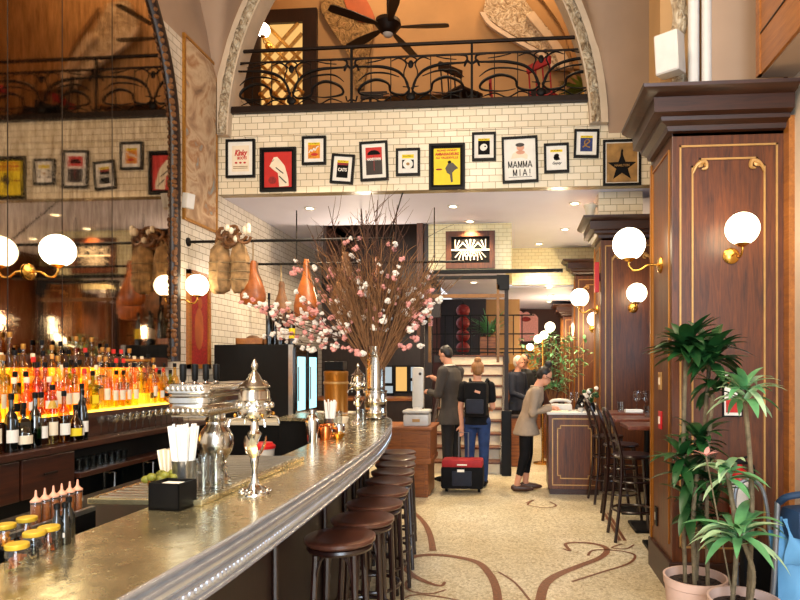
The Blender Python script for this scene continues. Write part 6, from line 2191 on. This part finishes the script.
# switch plate, fire alarm and latch on the near pillar
def plate(px_, py_, w_, h_, mat_, name, label, cat, extra=None):
    q = atX(px_, py_, 1.064)
    t = thing(name, label, cat, (1.064, min(max(q.y, 4.22), 4.74), q.z))
    MB().bx(-.012, 0, -w_ / 2, w_ / 2, -h_ / 2, h_ / 2, .003).build('cover_plate', mat_, t, smooth=False)
    if extra:
        MB().bx(-.018, -.011, -w_ * .18, w_ * .18, -h_ * .2, h_ * .2).build(extra[0], extra[1], t, smooth=False)
plate(661, 381, .08, .13, 'gold_trim', 'light_switch', 'brass light switch plate on the aisle side of the near pillar', 'light switch', ('toggle', 'cream_paper'))
plate(661, 420, .08, .13, 'red_plastic', 'fire_alarm', 'small red fire alarm point below the brass switch plate', 'fire alarm', ('pull_bar', 'paper'))
plate(657, 516, .06, .14, 'black', 'door_latch', 'small black latch plate low on the side of the near pillar', 'latch', ('lever', 'steel'))

# ================================================================== PLANTS AT THE NEAR RIGHT
def pot(loc, r, h, label, name='planter_pot'):
    t = thing(name, label, 'plant pot', loc, 0, 'pale round planters')
    MB().lathe([(0, 0), (r * .78, 0), (r * .8, .01), (r * .97, h - .05), (r, h - .045), (r * 1.02, h), (r * .95, h), (r * .93, h - .05), (0, h - .05)], seg=36).build('pot_body', 'terracotta', t)
    m = MB().lathe([(0, h - .045), (r * .9, h - .045), (r * .92, h - .055), (0, h - .055)], seg=24)
    rr = random.Random(1)
    for i in range(60):
        a, q = rr.uniform(0, 6.28), sqrt(rr.random()) * r * .82
        m.ball((cos(a) * q, sin(a) * q, h - .042), (.014, .012, .008), 6)
    m.build('soil', 'soil', t)
P1 = Vector((1.02, 3.50, 0))
P2 = Vector((1.13, 3.07, 0))
pot(P1, .172, .36, 'pale pink round pot holding the tall dark dracaena')
pot(P2, .17, .40, 'pale pink round pot nearest the camera, holding the striped plant')
rp = random.Random(17)
def crown(m, c, n, L, w_, up0=.2, up1=1.5, droop=1.2, m2=None):
    for i in range(n):
        a = 2 * pi * i / n * 2.4 + rp.uniform(-.3, .3)
        el = rp.uniform(up0, up1)
        mm = m if (m2 is None or rp.random() < .6) else m2
        leaf(mm, Vector(c) + Vector((0, 0, rp.uniform(-.06, .03))), (cos(a), sin(a), el), L * rp.uniform(.75, 1.1), w_ * rp.uniform(.8, 1.1), droop * rp.uniform(.6, 1.2))
def cane(t, pts, r):
    P = spline(pts, 8)
    m = MB().tube(P, r, 8)
    for i in range(2, len(P), 1):
        m.lathe([(r, -.003), (r * 1.14, 0), (r, .003)], P[i], 8)
    m.build('cane', 'stem', t)
p1 = thing('dracaena_plant', 'tall dark green dracaena with several canes and leafy crowns by the pillar', 'plant', (P1.x, P1.y, .315))
def rel(px_, py_, Y, base):
    return atY(px_, py_, Y) - base
B1 = Vector((P1.x, P1.y, .315))
tops = [((686, 348), (683, 470), (-.05, .02)), ((710, 356), (703, 450), (.02, .05)), ((713, 395), (707, 470), (.06, -.03)), ((697, 475), (693, 520), (-.02, -.06))]
m = MB()
for (a, b, o_) in tops:
    e = rel(a[0], a[1], 3.5 + o_[1], B1)
    md = rel(b[0], b[1], 3.5 + o_[1], B1)
    cane(p1, [(o_[0], o_[1], 0), tuple(md), tuple(e)], .012)
for (a, n, L, w_) in (((687, 346), 54, .24, .042), ((711, 354), 54, .24, .042), ((716, 384), 18, .2, .036), ((700, 440), 22, .21, .036), ((692, 476), 26, .24, .036), ((690, 506), 20, .22, .034), ((712, 488), 20, .22, .034), ((682, 456), 16, .21, .032), ((706, 520), 16, .2, .032)):
    crown(m, rel(a[0], a[1], 3.5, B1), n, L, w_, -.3, 2.0, 1.1)
m.build('dark_leaves', 'leaf_dark', p1)
p2 = thing('striped_dracaena', 'light green striped dracaena with drooping leaves in the nearest pot', 'plant', (P2.x, P2.y, .355))
B2 = Vector((P2.x, P2.y, .355))
m, m2 = MB(), MB()
for (a, o_) in (((744, 390), (.03, .03)), ((727, 470), (-.05, .02)), ((738, 530), (.0, -.06))):
    e = rel(a[0], a[1], 3.07 + o_[1], B2)
    cane(p2, [(o_[0], o_[1], 0), (o_[0] + .02, o_[1], e.z * .5), tuple(e)], .012)
crown(m, rel(745, 392, 3.1, B2), 30, .22, .026, .1, 1.8, 1.5, m2)
crown(m, rel(728, 472, 3.09, B2), 28, .22, .024, .0, 1.4, 1.4, m2)
crown(m, rel(738, 535, 3.01, B2), 34, .27, .028, .2, 1.6, 1.5, m2)
m.build('green_leaves', 'leaf_light', p2)
m2.build('striped_leaves', 'leaf_pale', p2)
m = MB()
for k in range(5):
    leaf(m, rel(706, 456, 3.05, B2), (cos(k * 1.3), sin(k * 1.3) * .5, .6), .07, .014, .4, 4)
m.build('pink_flower', 'pink', p2)
MB().tube([(-.04, .02, 0), tuple(rel(706, 456, 3.05, B2))], .004, 6).build('flower_stalk', 'stem', p2)
# fire extinguisher and notice on the pillar
q = atY(739, 515, 4.08)
fx = thing('fire_extinguisher', 'red and white fire extinguisher hung on the pillar behind the plants', 'fire extinguisher', (q.x, 4.08, .52))
MB().lathe([(0, 0), (.052, 0), (.056, .01), (.056, .30), (.045, .34), (.02, .36), (.02, .385), (0, .385)], seg=24).build('cylinder', 'red_plastic', fx)
MB().lathe([(.0565, .1), (.057, .11), (.057, .27), (.0565, .28)], seg=24).build('paper_label', 'paper', fx)
MB().bx(-.02, .045, -.015, .015, .385, .41, .004).tube([(-.03, 0, .40), (.07, 0, .44)], .008, 8).build('valve_handle', 'black', fx)
MB().tube(spline([(.02, 0, .39), (.09, 0, .37), (.085, -.01, .2), (.07, -.01, .08)], 6), .009, 8).build('hose', 'black', fx)
MB().bx(-.03, .03, .05, .095, .15, .3).build('wall_bracket', 'steel', fx, smooth=False)
a, b = atY(723, 417, 4.16), atY(743, 372, 4.16)
nt_ = thing('framed_notice', 'small framed notice on the near pillar half hidden by leaves', 'notice', ((a.x + b.x) / 2, 4.18, (a.z + b.z) / 2))
hw, hh = (b.x - a.x) / 2, (b.z - a.z) / 2
MB().bx(-hw, hw, -.016, 0, -hh, hh, .003).build('frame', 'black', nt_, smooth=False)
MB().bx(-hw + .01, hw - .01, -.018, -.014, -hh + .01, hh - .01).build('sheet', 'paper', nt_, smooth=False)
MB().bx(-hw + .02, hw - .03, -.019, -.017, -hh + .03, -hh + .12).bx(-hw + .02, hw - .02, -.019, -.017, hh - .08, hh - .05).build('red_marks', 'red_ink', nt_, smooth=False)
# folded stroller and folding trolley at the right edge
sv = thing('folded_stroller', 'folded stroller with blue fabric and grey tubes at the right edge', 'stroller', (1.50, 3.20, 0), .25)
for x in (-.17, .15):
    MB().tube(spline([(x, .1, .08), (x, .04, .45), (x - .01, .0, .86)], 6), .014, 10).build('frame_tube', 'grey_metal', sv)
MB().tube(spline([(-.17, .0, .86), (-.17, -.06, .90), (-.10, -.1, .92)], 5), .018, 8).build('grip', 'navy_pad', sv)
MB().tube(spline([(.15, .0, .86), (.15, -.06, .90), (.10, -.1, .92)], 5), .018, 8).build('grip', 'navy_pad', sv)
def bulge(name, z0, z1, y, mat_, wv, dp, seed):
    q = random.Random(seed)
    rows = []
    N = 14
    for j in range(N + 1):
        f = j / N
        r_ = []
        for i in range(N + 1):
            g_ = i / N
            r_.append((wv * (g_ - .5) * (1 - .15 * sin(pi * f)), y - dp * sin(pi * g_) * sin(pi * f) - .012 * sin(g_ * 19 + f * 7 + seed), z0 + (z1 - z0) * f))
        rows.append(r_)
    rows2 = [[(x, y + .05, z) for (x, _, z) in r] for r in rows]
    m = MB().strip(rows).strip(rows2)
    return m.build(name, mat_, sv, angle=80)
bulge('seat_fabric', .12, .70, .02, 'blue_fabric', .36, .10, 1)
MB().bx(-.14, .16, -.10, .06, .68, .84, .05).build('headrest_pad', 'navy_pad', sv)
bulge('canopy_fabric', .55, .78, -.03, 'blue_fabric', .34, .07, 3)
for x in (-.18, .16):
    for y in (-.08, .14):
        MB().lathe([(0, -.016), (.07, -.016), (.078, -.008), (.078, .008), (.07, .016), (0, .016)], (x, y, .08), 20, (0, R(90), 0)).build('wheel', 'black', sv)
MB().tube([(-.18, -.08, .08), (.16, -.08, .08)], .01, 8).tube([(-.18, .14, .08), (.16, .14, .08)], .01, 8).build('axle', 'grey_metal', sv)
tr = thing('folding_trolley', 'grey folding trolley frame leaning beside the plant pots', 'trolley', (1.40, 3.62, 0))
m = MB().tube(spline([(-.10, 0, .06), (-.10, .04, .5), (-.09, .08, .78), (-.04, .09, .86), (.03, .09, .86), (.08, .08, .78), (.10, .04, .5), (.10, 0, .06)], 6), .012, 8)
for z in (.2, .38, .56):
    m.tube([(-.10, .02 + z * .06, z), (.10, .02 + z * .06, z)], .008, 6)
m.build('tube_frame', 'grey_metal', tr)
MB().bx(-.12, .12, -.18, .02, .04, .06).build('foot_plate', 'black', tr, smooth=False)
MB().bx(-.09, .09, -.06, .02, .06, .5, .02).build('dark_bag', 'leather_black', tr)
for x in (-.13, .13):
    MB().lathe([(0, -.012), (.05, -.012), (.05, .012), (0, .012)], (x, .02, .05), 16, (0, R(90), 0)).build('wheel', 'black', tr)

# ================================================================== MEZZANINE FURNITURE
q = atY(388, 25, 9.0)
fan = thing('ceiling_fan', 'dark ceiling fan hanging in the mezzanine above the railing', 'ceiling fan', (q.x, 9.0, q.z))
MB().tube([(0, 0, .05), (0, 0, 9.5 - q.z)], .022, 10).build('down_rod', 'bronze', fan)
MB().lathe([(0, -.14), (.08, -.14), (.13, -.10), (.16, -.05), (.2, 0), (.19, .06), (.08, .10), (.03, .13), (0, .13)], seg=28).build('motor_housing', 'bronze', fan)
MB().lathe([(0, -.19), (.06, -.17), (.08, -.14), (0, -.13)], seg=20).build('lamp_bowl', 'white_plastic', fan)
for k in range(5):
    a = k * 2 * pi / 5 + .02
    m = MB()
    pl = [(.18, -.03), (.3, -.05), (.6, -.08), (.88, -.075), (.93, -.05), (.93, .05), (.88, .075), (.6, .08), (.3, .05), (.18, .03)]
    m.prism([(x, y) for x, y in pl], -.04, -.028, 'xy')
    bmesh.ops.rotate(m.bm, cent=(0, 0, 0), matrix=Matrix.Rotation(R(10), 3, 'X'), verts=m.bm.verts)
    bmesh.ops.rotate(m.bm, cent=(0, 0, 0), matrix=Matrix.Rotation(a, 3, 'Z'), verts=m.bm.verts)
    m.build('fan_blade', 'dark_wood', fan, smooth=False)
MZ = BALC - .02
def mchair(x, y, rz, label, mat_):
    t = thing('dining_chair', label, 'chair', (x, y, MZ), rz, 'chairs on the mezzanine')
    MB().bx(-.2, .2, -.2, .2, .42, .46, .01).build('seat', mat_, t, smooth=False)
    for a in (-.18, .18):
        for b in (-.18, .18):
            MB().tube([(a, b, .42), (a * 1.1, b * 1.1, 0)], .016, 6).build('leg', 'dark_wood', t)
    m = MB()
    for a in (-.18, -.06, .06, .18):
        m.tube([(a, .19, .44), (a, .24, .9)], .012, 6)
    m.bx(-.2, .2, .22, .26, .82, .92)
    m.build('backrest', mat_, t, smooth=False)
for i, (px_, Y, mat_, lab) in enumerate(((370, 8.6, 'dark_wood', 'dark wooden chair upstairs behind the middle of the railing, left of the table'), (462, 8.0, 'dark_wood', 'dark wooden chair upstairs behind the railing, right of the table'), (507, 8.7, 'red_fabric', 'red chair upstairs behind the right railing panel'), (550, 8.3, 'red_fabric', 'red chair upstairs nearest the right arch foot'), (540, 9.2, 'dark_wood', 'dark chair upstairs further back on the right'))):
    q = atY(px_, 100, Y)
    mchair(q.x, Y, i * .8, lab, mat_)
q = atY(420, 100, 9.1)
t = thing('mezzanine_table', 'brown dining table upstairs behind the middle railing panel', 'table', (q.x, 8.9, MZ))
MB().bx(-.45, .45, -.35, .35, .72, .76, .006).build('table_top', 'oak', t, smooth=False)
MB().tube([(0, 0, .03), (0, 0, .72)], .04, 10).bx(-.25, .25, -.2, .2, 0, .03).build('pedestal', 'dark_wood', t)
q = atY(575, 98, 8.0)
t = thing('mezzanine_planter', 'leafy yellow-green plant upstairs at the right end of the railing', 'plant', (q.x + .12, 7.75, MZ))
MB().lathe([(0, 0), (.13, 0), (.16, .25), (.15, .25), (0, .2)], seg=18).build('pot', 'gold_frame', t)
m = MB()
for i in range(60):
    a = rr.uniform(0, 6.28)
    leaf(m, (0, 0, .25), (cos(a), sin(a), rr.uniform(.3, 1.8)), rr.uniform(.25, .5), .04, 1.0, 5)
m.build('leaves', 'lime', t)
for i, p_ in enumerate(list(PROTO.values())):
    pass
for o in list(bpy.data.objects):
    if o.location.z < -20:
        for c in list(o.children):
            bpy.data.objects.remove(c)
        bpy.data.objects.remove(o)
